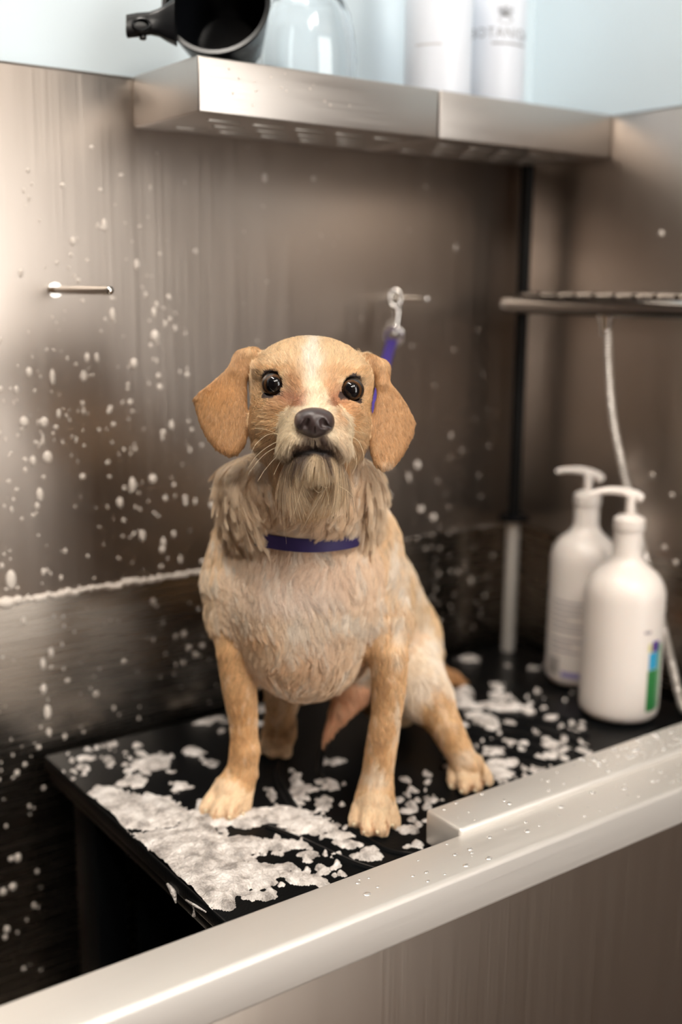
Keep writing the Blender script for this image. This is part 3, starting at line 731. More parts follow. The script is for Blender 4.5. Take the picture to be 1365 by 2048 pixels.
cone('ear', (738, 722, .990, 13), (764, 736, .992, 12), .008); cone('ear', (764, 736, .992, 12), (766, 770, .985, 9), .006)

def sd_cone(p, a, ra, b, rb):
    ba = b - a; L2 = ba @ ba; h = np.clip(((p - a) @ ba) / L2, 0, 1)
    return np.sqrt(((p - a - h[..., None] * ba) ** 2).sum(-1)) - (ra + (rb - ra) * h)
def sd_ell(p, c, r, rot):
    q = p - c
    if rot:
        cs, sn_ = math.cos(rot), math.sin(rot); q = np.stack([q[..., 0] * cs + q[..., 1] * sn_, -q[..., 0] * sn_ + q[..., 1] * cs, q[..., 2]], -1)
    k0 = np.sqrt(((q / r) ** 2).sum(-1)); k1 = np.sqrt(((q / (r * r)) ** 2).sum(-1)) + 1e-9
    return k0 * (k0 - 1) / k1
def sd_sheet(p, poly, fdep, th):
    z = p[..., 2]; x = p[..., 0] / z * FPX + 682.5; y = p[..., 1] / z * FPX + 1024
    d = np.full(x.shape, 1e9); s = np.ones(x.shape); n = len(poly)
    for i in range(n):
        a = poly[i]; b = poly[i - 1]; e = b - a; wx = x - a[0]; wy = y - a[1]
        h = np.clip((wx * e[0] + wy * e[1]) / (e @ e), 0, 1); d = np.minimum(d, (wx - e[0] * h) ** 2 + (wy - e[1] * h) ** 2)
        c1_ = y >= a[1]; c2_ = y < b[1]; c3_ = e[0] * wy > e[1] * wx
        s = np.where((c1_ & c2_ & c3_) | (~c1_ & ~c2_ & ~c3_), -s, s)
    d2 = s * np.sqrt(d) / FPX * z + .0022; dz_ = np.abs(z - fdep(x, y)) - th * .35
    return np.minimum(np.maximum(d2, dz_), 0) + np.sqrt(np.maximum(d2, 0) ** 2 + np.maximum(dz_, 0) ** 2) - th
def sd_ring(p, c, n, R1, r1):
    q = p - c; h = q @ n; rad = np.sqrt(np.maximum((q ** 2).sum(-1) - h * h, 0)); return np.sqrt((rad - R1) ** 2 + h * h) - r1
def prim_sd(pr, p):
    k, _, a, _ = pr
    if k in ('cone', 'carvec'): return sd_cone(p, *a)
    if k == 'ell': return sd_ell(p, *a)
    if k == 'chain': return np.min([sd_cone(p, *u, *v) for u, v in zip(a[:-1], a[1:])], 0)
    if k == 'sheet': return sd_sheet(p, *a)
    if k == 'ring': return sd_ring(p, *a)
    return np.sqrt(((p - a[0]) ** 2).sum(-1)) - a[1]
def bounds(pr):
    k, _, a, kk = pr
    if k in ('cone', 'carvec'): lo = np.minimum(a[0] - a[1], a[2] - a[3]); hi = np.maximum(a[0] + a[1], a[2] + a[3])
    elif k == 'chain': lo = np.min([c - q for c, q in a], 0); hi = np.max([c + q for c, q in a], 0)
    elif k == 'ell': m_ = a[1].max() if a[2] else a[1]; lo = a[0] - m_; hi = a[0] + m_
    elif k == 'sheet':
        c = np.array([C3(x, y, a[1](x, y)) for x, y in a[0]]); lo = c.min(0) - .012; hi = c.max(0) + .012
    elif k == 'ring': lo = a[0] - a[2] - a[3]; hi = a[0] + a[2] + a[3]
    else: lo = a[0] - a[1]; hi = a[0] + a[1]
    return lo - kk - .004, hi + kk + .004
def evaluate(prims, h):
    lo = np.min([bounds(p)[0] for p in prims if not p[0].startswith('carve')], 0); hi = np.max([bounds(p)[1] for p in prims if not p[0].startswith('carve')], 0)
    dims = np.ceil((hi - lo) / h).astype(int) + 1
    D = np.full(dims, .03, np.float32)
    axs = [lo[i] + h * np.arange(dims[i]) for i in range(3)]
    for pr in prims:
        a, b = bounds(pr); i0 = np.clip(((a - lo) / h).astype(int), 0, dims); i1 = np.clip(np.ceil((b - lo) / h).astype(int) + 1, 0, dims)
        g = np.stack(np.meshgrid(*[axs[i][i0[i]:i1[i]] for i in range(3)], indexing='ij'), -1)
        d = prim_sd(pr, g); S = D[i0[0]:i1[0], i0[1]:i1[1], i0[2]:i1[2]]; k = pr[3]
        if pr[0].startswith('carve'):
            hh = np.maximum(k - np.abs(S + d), 0) / k; S[...] = np.maximum(S, -d) + hh * hh * k * .25
        else:
            hh = np.maximum(k - np.abs(S - d), 0) / k; S[...] = np.minimum(S, d) - hh * hh * k * .25
    return D, lo, h
def surface_nets(D, lo, h):
    S = D < 0; n = np.array(D.shape)
    c = np.zeros(tuple(n - 1), np.int8)
    corners = [(i, j, k) for i in (0, 1) for j in (0, 1) for k in (0, 1)]
    for i, j, k in corners: c += S[i:n[0] - 1 + i, j:n[1] - 1 + j, k:n[2] - 1 + k]
    act = np.argwhere((c > 0) & (c < 8)); idm = np.full(tuple(n - 1), -1, np.int32); idm[tuple(act.T)] = np.arange(len(act))
    acc_ = np.zeros((len(act), 3)); cnt = np.zeros(len(act))
    for a in corners:
        for ax in range(3):
            if a[ax]: continue
            b = list(a); b[ax] = 1
            da = D[tuple((act + a).T)]; db = D[tuple((act + b).T)]; m_ = (da < 0) != (db < 0)
            t = np.where(m_, da / (da - db + 1e-20), 0); pt = np.array(a, float) + np.zeros((len(act), 3)); pt[:, ax] += t
            acc_ += pt * m_[:, None]; cnt += m_
    V = lo + h * (act + acc_ / cnt[:, None]); F = []
    for ax in range(3):
        o1, o2 = [(1, 2), (2, 0), (0, 1)][ax]
        sl = [slice(1, n[i] - 1) for i in range(3)]; sl[ax] = slice(0, n[ax] - 1); sl2 = list(sl); sl2[ax] = slice(1, n[ax])
        A_ = S[tuple(sl)]; B_ = S[tuple(sl2)]; e = np.argwhere(A_ != B_); flip = A_[tuple(e.T)]
        e = e + np.array([0 if i == ax else 1 for i in range(3)])
        q = []
        for (u, v) in ((0, 0), (1, 0), (1, 1), (0, 1)):
            cc = e.copy(); cc[:, o1] -= u; cc[:, o2] -= v; q.append(idm[tuple(cc.T)])
        q = np.stack(q, 1); q[flip] = q[flip][:, ::-1]; F.append(q)
    return V, np.concatenate(F)
def fast_mesh(name, V, F, m=None, parent=None, **props):
    me = bpy.data.meshes.new(name); me.vertices.add(len(V)); me.vertices.foreach_set('co', V.ravel().astype(np.float32))
    me.loops.add(F.size); me.loops.foreach_set('vertex_index', F.ravel().astype(np.int32))
    me.polygons.add(len(F)); me.polygons.foreach_set('loop_start', (np.arange(len(F)) * F.shape[1]).astype(np.int32))
    me.update(calc_edges=True); me.validate()
    return link(name, me, m, parent, True, **props)

D, lo, h = evaluate(PR, .0021)
V, F = surface_nets(D, lo, h)
# smooth the grid steps a little
def smooth(V, F, it, lam=.5):
    n = len(V); e = np.concatenate([F[:, [0, 1]], F[:, [1, 2]], F[:, [2, 3]], F[:, [3, 0]]]); e = np.concatenate([e, e[:, ::-1]])
    dg = np.bincount(e[:, 0], minlength=n).astype(float)
    for _ in range(it):
        s = np.stack([np.bincount(e[:, 0], V[e[:, 1], k], n) for k in range(3)], 1) / dg[:, None]; V = V + lam * (s - V)
    return V
V = smooth(V, F, 2)
# outward normals (camera axes)
def normals(V, F):
    fn = np.cross(V[F[:, 2]] - V[F[:, 0]], V[F[:, 3]] - V[F[:, 1]]); N_ = np.zeros_like(V)
    for k in range(4):
        for c in range(3): N_[:, c] += np.bincount(F[:, k], fn[:, c], len(V))
    return N_ / (np.linalg.norm(N_, axis=1, keepdims=True) + 1e-12), fn
NV, fn = normals(V, F)
# orientation check against the field's gradient direction: a point pushed outward must be outside
ctr = C3(624, 768, 1.0); near = np.linalg.norm(V - ctr, axis=1) < .075
if ((V[near] - ctr) * NV[near]).sum() < 0: F = F[:, ::-1].copy(); NV, fn = -NV, -fn
# which primitive each vertex belongs to
TAGS = sorted({p[1] for p in PR if not p[0].startswith('carve')})
best = np.full(len(V), 1e9); tag = np.zeros(len(V), int)
for pr in PR:
    if pr[0].startswith('carve'): continue
    a, b = bounds(pr); m_ = np.all((V > a) & (V < b), 1); ii = np.nonzero(m_)[0]
    if len(ii) == 0: continue
    d = prim_sd(pr, V[ii]); up = d < best[ii]; best[ii[up]] = d[up]; tag[ii[up]] = TAGS.index(pr[1])
T = {t: i for i, t in enumerate(TAGS)}
print('dog verts', len(V))

# ---- coat colour by place on the dog (pigment, clinging soap, brows deepened as shade)
BASE = {'head': (230, 198, 156), 'muzzle': (236, 216, 184), 'chin': (224, 198, 160), 'lid': (62, 42, 34), 'ear': (184, 140, 96), 'neck': (255, 224, 188), 'ruff': (255, 228, 194),
        'chest': (252, 222, 188), 'back': (222, 188, 144), 'shoulder': (238, 204, 162), 'leg': (222, 180, 132), 'thigh': (250, 228, 200), 'hindleg': (216, 176, 130), 'paw': (236, 206, 168), 'belly': (228, 174, 134), 'tail': (200, 150, 100)}
BLOT = [  # cx, cy, rx, ry, colour, strength, tags
 (626, 715, 17, 60, (246, 234, 216), .95, 'head'), (628, 795, 34, 22, (240, 224, 198), .8, 'head muzzle'), (630, 812, 40, 22, (236, 216, 186), .8, 'head muzzle'),
 (590, 770, 14, 26, (186, 132, 88), .7, 'head'), (664, 775, 14, 24, (190, 136, 92), .6, 'head'),
 (582, 800, 24, 16, (150, 92, 68), .75, 'head'), (674, 805, 18, 18, (150, 92, 68), .7, 'head'), (553, 812, 30, 14, (186, 138, 96), .5, 'head'), (705, 815, 24, 14, (180, 130, 90), .5, 'head'),
 (545, 735, 36, 10, (200, 148, 96), .6, 'head'), (705, 745, 34, 10, (200, 148, 96), .6, 'head'), (515, 790, 14, 40, (206, 160, 108), .5, 'head'), (738, 790, 10, 34, (206, 160, 108), .5, 'head'),  # brow tan strengthened to paint depth round the eye sockets
 (680, 850, 10, 40, (176, 120, 78), .5, 'head muzzle'), (560, 850, 26, 40, (204, 160, 112), .5, 'head'),
 (590, 868, 26, 22, (236, 216, 182), .7, 'muzzle'), (672, 872, 24, 26, (238, 220, 190), .7, 'muzzle'),
 (628, 886, 30, 11, (62, 44, 38), .95, 'muzzle chin head'), (600, 898, 20, 8, (110, 80, 62), .6, 'muzzle chin head'), (657, 899, 20, 8, (110, 80, 62), .6, 'muzzle chin head'), (628, 903, 38, 8, (20, 12, 12), 1.1, 'muzzle chin head'), (595, 912, 16, 5, (40, 26, 22), .9, 'muzzle chin head'), (661, 913, 16, 5, (40, 26, 22), .9, 'muzzle chin head'), (628, 938, 50, 14, (222, 200, 166), .95, 'muzzle chin head'), (566, 930, 9, 16, (160, 104, 60), .7, 'muzzle chin head'), (692, 925, 8, 20, (176, 120, 74), .6, 'muzzle chin head'),
 (700, 835, 20, 30, (206, 150, 96), .5, 'head'), (505, 706, 24, 14, (232, 208, 172), .7, 'head'), (744, 722, 18, 10, (230, 206, 170), .7, 'head'),
 (606, 1150, 110, 60, (252, 226, 206), .6, 'chest neck'), (660, 1100, 40, 40, (214, 186, 160), .5, 'chest neck'), (590, 1190, 80, 26, (255, 236, 220), .7, 'chest'),
 (588, 1245, 20, 26, (255, 240, 222), 1.0, 'chest'), (690, 1235, 60, 15, (246, 234, 218), .85, 'chest shoulder'), (560, 1160, 30, 22, (240, 214, 192), .6, 'chest'), (640, 1330, 20, 60, (232, 212, 190), .5, 'chest'), (610, 1200, 60, 8, (236, 222, 208), .6, 'chest'), (740, 1250, 24, 24, (228, 212, 194), .7, 'chest shoulder leg'), (640, 1290, 50, 30, (214, 190, 168), .6, 'chest'),
 (600, 1335, 60, 36, (214, 172, 132), .5, 'chest'), (515, 1262, 34, 16, (206, 164, 122), .6, 'chest shoulder leg'),
 (440, 1210, 16, 40, (236, 222, 206), .75, 'shoulder leg'), (480, 1200, 40, 22, (216, 190, 160), .5, 'shoulder'), (412, 1130, 9, 60, (232, 214, 192), .6, 'shoulder'),
 (790, 1130, 9, 50, (244, 232, 218), .8, 'shoulder back chest'), (808, 1180, 8, 30, (244, 232, 218), .8, 'shoulder back chest'), (800, 1260, 14, 34, (238, 222, 202), .8, 'shoulder leg back'), (795, 1325, 14, 14, (232, 216, 196), .6, 'leg'),
 (838, 1230, 12, 50, (232, 214, 190), .6, 'back'), (855, 1290, 16, 40, (240, 226, 206), .7, 'back thigh'),
 (745, 1320, 20, 30, (200, 160, 118), .4, 'leg'), (760, 1370, 20, 30, (172, 128, 84), .5, 'leg'), (757, 1500, 22, 40, (182, 136, 90), .5, 'leg'), (793, 1440, 6, 50, (238, 222, 202), .7, 'leg'),
 (750, 1555, 24, 22, (236, 218, 194), .7, 'leg'), (478, 1450, 24, 60, (184, 134, 82), .5, 'leg'),
 (848, 1375, 26, 26, (246, 232, 216), .6, 'thigh hindleg'), (858, 1435, 22, 22, (186, 142, 92), .7, 'hindleg thigh'), (905, 1480, 16, 20, (196, 150, 96), .5, 'hindleg'), (925, 1515, 22, 14, (236, 220, 200), .6, 'hindleg paw'),
 (560, 1350, 30, 60, (196, 170, 140), .5, 'hindleg'), (560, 1480, 30, 30, (150, 112, 76), .5, 'hindleg paw'),
 (724, 1652, 2.5, 13, (168, 112, 76), .7, 'paw'), (749, 1658, 2.5, 14, (168, 112, 76), .7, 'paw'), (774, 1652, 2.5, 13, (168, 112, 76), .7, 'paw'), (430, 1622, 2.5, 10, (168, 112, 76), .6, 'paw'), (453, 1627, 2.5, 10, (168, 112, 76), .6, 'paw'), (477, 1622, 2.5, 10, (168, 112, 76), .6, 'paw'), (917, 1570, 2.5, 10, (168, 112, 76), .6, 'paw'), (940, 1574, 2.5, 10, (168, 112, 76), .6, 'paw'), (962, 1566, 2.5, 10, (168, 112, 76), .6, 'paw'), (420, 900, 30, 14, (168, 118, 74), .4, 'ear'), (790, 935, 20, 8, (240, 226, 208), .6, 'ear'), (440, 780, 40, 30, (216, 158, 98), .5, 'ear'), (500, 706, 14, 12, (226, 192, 146), .6, 'ear'), (760, 728, 14, 9, (224, 186, 140), .6, 'ear')]
def coat(Vc, tg, seed=0):
    z = Vc[:, 2]; x = Vc[:, 0] / z * FPX + 682.5; y = Vc[:, 1] / z * FPX + 1024
    col = np.array([BASE[t] for t in TAGS], float)[tg]
    wx = (vnoise(x + 999, y, 14, 21) - .5) * 14; wy = (vnoise(x, y + 999, 18, 22) - .5) * 16
    for cx, cy, rx, ry, c, s, tt in BLOT:
        ok = np.isin(tg, [T[t] for t in tt.split() if t in T])
        u = (x + wx - cx) / rx; v = (y + wy - cy) / ry; wgt = np.clip(s * np.exp(-np.maximum(u * u + v * v - .35, 0) * .9), 0, 1) * ok
        col = col * (1 - wgt[:, None]) + np.array(c) * wgt[:, None]
    # lather clinging in wisps on the front of the body
    bdy = np.isin(tg, [T[t] for t in ('chest', 'shoulder', 'back', 'leg', 'thigh', 'neck', 'hindleg')])
    n_ = vnoise(x * 1.6 + 300, y * .55 + 50, 15, 77) * .6 + vnoise(x + 40, y * .6, 7, 78) * .4
    amt = np.where(np.isin(tg, [T['leg'], T['hindleg']]), .30, .65); wl = np.clip((n_ - .60) / .12, 0, 1) * amt * bdy
    return col * (1 - wl[:, None]) + np.array((255, 242, 226)) * wl[:, None]
colV = coat(V, tag)
def eye_ring(Vc):
    """1 on the lids, 0 away from them"""
    r_ = np.min([np.linalg.norm(Vc - C3(*e), axis=1) for e in EYE], 0); return np.clip((.0136 - r_) / .0014, 0, 1)
er = eye_ring(V); colV = colV * (1 - er[:, None]) + np.array((30, 20, 18)) * er[:, None]
OR = np.array([.64, .88, 0.0])
def c2w(Vc): return CAM + Vc @ R.T
VW = c2w(V) - OR
VW[:, 2] = np.maximum(VW[:, 2], .0006)
M_skin = mat('dog_skin', (0.6, .45, .3, 1), .62)
at_ = N(M_skin, 'ShaderNodeAttribute'); at_.attribute_name = 'coat'; L(M_skin, at_.outputs['Color'], BS(M_skin).inputs['Base Color'])
dog = fast_mesh('dog', VW, F, M_skin); dog.location = OR
dog['label'] = 'wet tan and cream puppy with floppy ears sitting on the foamy black mat'; dog['category'] = 'dog'
ca_ = dog.data.color_attributes.new('coat', 'FLOAT_COLOR', 'POINT')
lin = np.concatenate([s2l(colV) * .80, np.ones((len(V), 1))], 1); ca_.data.foreach_set('color', lin.ravel().astype(np.float32))
bpy.context.view_layer.update()

# ---- eyes
M_eye = mat('dog_eye', (0, 0, 0, 1), .03)
tc = N(M_eye, 'ShaderNodeTexCoord'); sx = N(M_eye, 'ShaderNodeSeparateXYZ'); L(M_eye, tc.outputs['Object'], sx.inputs[0])
rp = ramp(M_eye, sx.outputs['Z'], [(0.0, (.25, .2, .17)), (.20, (.16, .11, .09)), (.26, (.006, .004, .003)), (.58, (.008, .005, .004)), (.66, (.085, .040, .016)), (.80, (.050, .023, .010)), (.86, (.002, .002, .003))])
mm = N(M_eye, 'ShaderNodeMath', operation='MULTIPLY'); mm.inputs[1].default_value = 1 / .0113; L(M_eye, sx.outputs['Z'], mm.inputs[0]); L(M_eye, mm.outputs[0], rp.inputs[0]); L(M_eye, rp.outputs[0], BS(M_eye).inputs['Base Color'])
for (x, y, d), s in zip(EYE, (-1, 1)):
    b = MB().blob((0, 0, 0), (.0113,) * 3, n=4)
    # cornea bulge
    b.V = [tuple(np.array(v) * (1 + .07 * max(0, v[2] / .0113 - .70) / .30)) for v in b.V]
    o = b.build('eye', M_eye)
    g = P(x, y, d); gaze = (CAM + R @ np.array([s * .02, .03, 0])) - g; gaze /= np.linalg.norm(gaze)
    o.matrix_world = Matrix.Translation(Vector(tuple(g))) @ Vector(tuple(gaze)).to_track_quat('Z', 'Y').to_matrix().to_4x4()
    bpy.context.view_layer.update(); mw = o.matrix_world.copy(); o.parent = dog; o.matrix_parent_inverse = dog.matrix_world.inverted(); o.matrix_world = mw
    o['label'] = 'dark brown glossy eye'

# ---- nose
PN = []
PR_save = PR; PR = PN
ell('n', (629, 836, .8985), 38, 21, .0165, .003); ell('n', (610, 849, .8960), 20, 19, .0140, .005); ell('n', (649, 849, .8960), 20, 19, .0140, .005)
ell('n', (629, 860, .8985), 20, 17, .0145, .005); ell('n', (629, 846, .8965), 14, 22, .0150, .004)
for s in (-1, 1):
    ck = 629.5 + s * 17
    PR.append(('carvec', 'x', (C3(ck, 843, .8815), .0030, C3(ck + s * 2, 850, .8835), .0030), .0012))
    PR.append(('carvec', 'x', (C3(ck + s * 2, 851, .8830), .0022, C3(ck + s * 15, 855, .8875), .0010), .0012))
PR.append(('carvec', 'x', (C3(629.5, 853, .8832), .0006, C3(629.5, 878, .888), .0009), .0012))
Dn, ln, hn = evaluate(PN, .00045); Vn, Fn = surface_nets(Dn, ln, hn); Vn = smooth(Vn, Fn, 2)
Nn, _ = normals(Vn, Fn); cN = C3(629, 845, .8985)
if ((Vn - cN) * Nn).sum() < 0: Fn = Fn[:, ::-1].copy()
PR = PR_save
M_nose = mat('dog_nose', rgb(58, 45, 44), .36, 0, Coat_Weight=.25, Coat_Roughness=.25)
vo = N(M_nose, 'ShaderNodeTexVoronoi'); vo.inputs['Scale'].default_value = 1500; tc = N(M_nose, 'ShaderNodeTexCoord'); L(M_nose, tc.outputs['Object'], vo.inputs['Vector']); bump(M_nose, vo.outputs['Distance'], .3, .0004)
no = fast_mesh('nose', c2w(Vn), Fn, M_nose, None, label='dark brown wet nose'); no.parent = dog; no.matrix_parent_inverse = Matrix.Translation(-Vector(tuple(OR)))

# ---- collar: a band round the base of the neck
def field_at(q):
    g = (np.asarray(q) - lo) / h; i = np.floor(g).astype(int); i = np.clip(i, 0, np.array(D.shape) - 2); f_ = g - i; out = 0
    for a in (0, 1):
        for b in (0, 1):
            for c in (0, 1):
                out = out + D[i[..., 0] + a, i[..., 1] + b, i[..., 2] + c] * (f_[..., 0] if a else 1 - f_[..., 0]) * (f_[..., 1] if b else 1 - f_[..., 1]) * (f_[..., 2] if c else 1 - f_[..., 2])
    return out
cb = MB(); V_ = []; n = 96
cc = C3(600, 1040, 1.120)                       # middle of the neck on the collar's plane
e1 = np.array([1.0, .02, 0]); e2 = np.array([0, .24, -1.0]); e1 /= np.linalg.norm(e1); e2 /= np.linalg.norm(e2); en = np.cross(e1, e2); en *= -np.sign(en[1])
ths = 2 * math.pi * np.arange(n) / n; dirs = np.cos(ths)[:, None] * e1 + np.sin(ths)[:, None] * e2; rs_ = np.linspace(.03, .14, 221)
def girth(off):
    f_ = field_at(cc + en * off + dirs[:, None] * rs_[None, :, None]); k = np.argmax(f_ > 0, 1); return np.where(k > 0, rs_[k], .07)
gr = np.maximum(girth(-.005), girth(.005)); gr = np.minimum(gr, .100)
for _ in range(6): gr = (gr + np.roll(gr, 1) + np.roll(gr, -1)) / 3
gr = gr + .0006 - np.where(np.sin(ths) > 0, .016 * np.clip((np.abs(np.cos(ths + .10)) - .52) / .35, 0, 1), .016)
for i in range(n):
    for (a, b) in ((0, -.0065), (.0022, -.0065), (.0022, .0065), (0, .0065)): V_.append(c2w((cc + dirs[i] * (gr[i] + a) + en * b)[None])[0])
Fb = [(i * 4 + k, ((i + 1) % n) * 4 + k, ((i + 1) % n) * 4 + (k + 1) % 4, i * 4 + (k + 1) % 4) for i in range(n) for k in range(4)]
co = cb.add(V_, Fb).build('collar', M_purple_dark, label='dark purple collar'); co.parent = dog; co.matrix_parent_inverse = Matrix.Translation(-Vector(tuple(OR)))

# ---- claws
M_claw = mat('claw', rgb(226, 208, 176), .35)
for (x, y, dx, dy) in ((413, 1620, -5, 9), (431, 1630, -3, 10), (459, 1634, -1, 9), (487, 1627, 1, 7), (709, 1648, -3, 8), (729, 1663, -1, 8), (755, 1663, 1, 10), (785, 1650, 2, 8), (903, 1572, -1, 8), (923, 1582, 0, 8), (950, 1580, 3, 8), (975, 1567, 4, 7)):
    a = on_plane(x, y, 2, .0062); b = on_plane(x + dx * .4, y + dy * .3, 2, .0056); c = on_plane(x + dx * .7, y + dy * .65, 2, .0020)
    o = MB().tube(arc_path([a, b, c], 4), [.0019, .0019, .0018, .0016, .0014, .0012, .0009, .0006, .0004][:9], 8).build('claw', M_claw)
    o.parent = dog; o.matrix_parent_inverse = Matrix.Translation(-Vector(tuple(OR)))

# ---- fur
FA = F; quads = V[FA]; area = .5 * np.linalg.norm(np.cross(quads[:, 2] - quads[:, 0], quads[:, 3] - quads[:, 1]), axis=1)
ft = tag[FA[:, 0]]; fcen = quads.mean(1); fnm = NV[FA].mean(1); fnm /= np.linalg.norm(fnm, axis=1, keepdims=True)
DENS = {'head': 150, 'muzzle': 230, 'chin': 200, 'lid': 0, 'ear': 170, 'neck': 110, 'ruff': 130, 'chest': 105, 'back': 70, 'shoulder': 105, 'leg': 100, 'thigh': 70, 'hindleg': 80, 'paw': 90, 'belly': 60, 'tail': 60}
LEN = {'head': .0075, 'muzzle': .0070, 'chin': .009, 'lid': .002, 'ear': .0050, 'neck': .017, 'ruff': .029, 'chest': .015, 'back': .012, 'shoulder': .013, 'leg': .008, 'thigh': .010, 'hindleg': .008, 'paw': .0060, 'belly': .010, 'tail': .012}
dn = np.array([DENS[t] for t in TAGS], float)[ft] * 1e4
facing = (fnm * (fcen / np.linalg.norm(fcen, axis=1, keepdims=True))).sum(1)
dn *= np.where(facing > .45, .22, 1.0)
exp_n = dn * area; cnt = np.floor(exp_n + rng.random(len(exp_n))).astype(int)
fi = np.repeat(np.arange(len(FA)), cnt); NS = len(fi)
u = rng.random(NS)[:, None]; v = rng.random(NS)[:, None]
Q = quads[fi]; root = (Q[:, 0] * (1 - u) + Q[:, 1] * u) * (1 - v) + (Q[:, 3] * (1 - u) + Q[:, 2] * u) * v
NQ = NV[FA[fi]]; nrm = (NQ[:, 0] * (1 - u) + NQ[:, 1] * u) * (1 - v) + (NQ[:, 3] * (1 - u) + NQ[:, 2] * u) * v; nrm /= np.linalg.norm(nrm, axis=1, keepdims=True)
tg = tag[FA[fi, 0]]
rx_ = root[:, 0] / root[:, 2] * FPX + 682.5; ry_ = root[:, 1] / root[:, 2] * FPX + 1024
edist = np.min([np.linalg.norm(root - C3(*e), axis=1) for e in EYE], 0)
nd = np.sqrt(((rx_ - 629) / 39) ** 2 + ((ry_ - 845) / 32) ** 2)
mouth = np.exp(-((rx_ - 628) / 46) ** 4 - ((ry_ - (902 + ((rx_ - 628) / 46) ** 2 * 12)) / 5.5) ** 4)
isf = np.isin(tg, [T[t] for t in ('head', 'muzzle', 'chin', 'lid')])
colr = np.ones(NS)
keep = (edist > .0127) & ~((nd < .93) & (root[:, 2] < .925) & isf) & ~((mouth > .4) & isf & (rng.random(NS) < .85) & (root[:, 2] < .94))
# no hair through the collar band
coff = (root - cc) @ en; fr_c = (facing[fi] < 0) & (rx_ > 522) & (rx_ < 645) & (ry_ > 1030) & (ry_ < 1130)
keep &= ~(fr_c & (coff > -.0072) & (coff < .020)); keep &= ~(fr_c & (coff >= .020) & (coff < .028) & (rng.random(NS) < .6))
root, nrm, tg, rx_, ry_, edist, mouth, isf = [a[keep] for a in (root, nrm, tg, rx_, ry_, edist, mouth, isf)]; NS = len(root)
print('strands', NS)
length = np.array([LEN[t] for t in TAGS])[tg] * rng.uniform(.65, 1.15, NS)
# flow of the coat
fl = np.zeros((NS, 3)); fl[:, 1] = 1.0
hx_, hy_ = rx_ - 629, ry_ - 838; hr_ = np.hypot(hx_, hy_) + 1e-6
rad = np.stack([hx_ / hr_, hy_ / hr_, np.full(NS, .25)], 1)
fl[isf] = rad[isf]
lw = np.clip((ry_ - 845) / 85, 0, 1)[:, None] * isf[:, None]; lw = lw * lw * (3 - 2 * lw); fl = fl * (1 - lw) + np.stack([hx_ / 95 * .6, np.ones(NS), np.full(NS, -.02)], 1) * lw
ear = tg == T['ear']; fl[ear] = np.stack([np.sign(rx_[ear] - 624) * .12 - (rx_[ear] - np.where(rx_[ear] < 624, 445, 785)) * -.004, np.ones(ear.sum()), np.zeros(ear.sum())], 1)
bd = np.isin(tg, [T[t] for t in ('chest', 'neck', 'shoulder', 'back', 'ruff')])
sw = (vnoise(rx_ * 1.0, ry_ * 1.0, 38, 31) - .5) * 2.0; sw2 = (vnoise(rx_, ry_, 17, 33) - .5) * 1.6
fl[bd, 0] += (sw * .9 + sw2 * .6)[bd]; fl[bd, 0] += -((rx_ - 612) / 160 * .35)[bd]
rf = tg == T['ruff']; fl[rf, 0] += np.sign(rx_[rf] - 612) * .35 + (sw2[rf] + sw[rf]) * .8
lg = np.isin(tg, [T[t] for t in ('leg', 'hindleg', 'thigh', 'belly')]); fl[lg, 0] += (sw * .35 + sw2 * .4)[lg]
hl = tg == T['hindleg']; fl[hl & (rx_ > 700), 0] += .5
pw = tg == T['paw']; fl[pw, 2] = -.9; fl[pw, 1] = .6; fl[pw & (rx_ < 520) & (ry_ > 1560), 0] = -.35
fl[isf, 0] += (sw2 * .22)[isf]; fl[ear, 0] += (sw2 * .12 + sw * .12)[ear]
fl += rng.normal(0, .12, (NS, 3))
tan = fl - nrm * (fl * nrm).sum(1, keepdims=True); tan /= np.linalg.norm(tan, axis=1, keepdims=True) + 1e-9
# lengths by place
near_eye = np.clip((edist - .0132) / .018, 0, 1); length *= np.where(isf, .35 + .65 * near_eye, 1)
bridge = isf & (ry_ < 870) & (np.abs(rx_ - 629) < 55) & (ry_ > 790); length[bridge] *= .62
beard = isf & (ry_ > 913) & (ry_ < 975) & (root[:, 2] < .975); length[beard] *= 1.45 + .8 * rng.random(beard.sum()) ** 2
chk = isf & (ry_ > 878) & (ry_ < 950) & (np.abs(rx_ - 628) > 42) & (root[:, 2] < .99); length[chk] *= 1.5 + 1.0 * rng.random(chk.sum())
lip = isf & (ry_ > 880) & (ry_ < 912) & (np.abs(rx_ - 628) < 36); length[lip] *= .38
eb = isf & (ry_ < 745) & (np.abs(rx_ - 624) > 95); length[eb] *= 1.8
length[isf & (ry_ < 800)] *= 1.15
stripe = isf & (ry_ < 800) & (np.abs(rx_ - 627) < 25); length[stripe] *= .9
lift = np.where(isf, .22, .26); lift = np.where(ear, .16, lift); lift = np.where(beard, .30, lift); lift = np.where(rf, .34, lift); lift = np.where(chk, .30, lift); lift = np.where(pw, .16, lift); lift = np.where(lg, .18, lift)
lift = lift + rng.normal(0, .05, NS) + rf * .12 * np.sin(rx_ * .35 + ry_ * .21)
dirv0 = tan * np.cos(lift)[:, None] + nrm * np.sin(lift)[:, None]
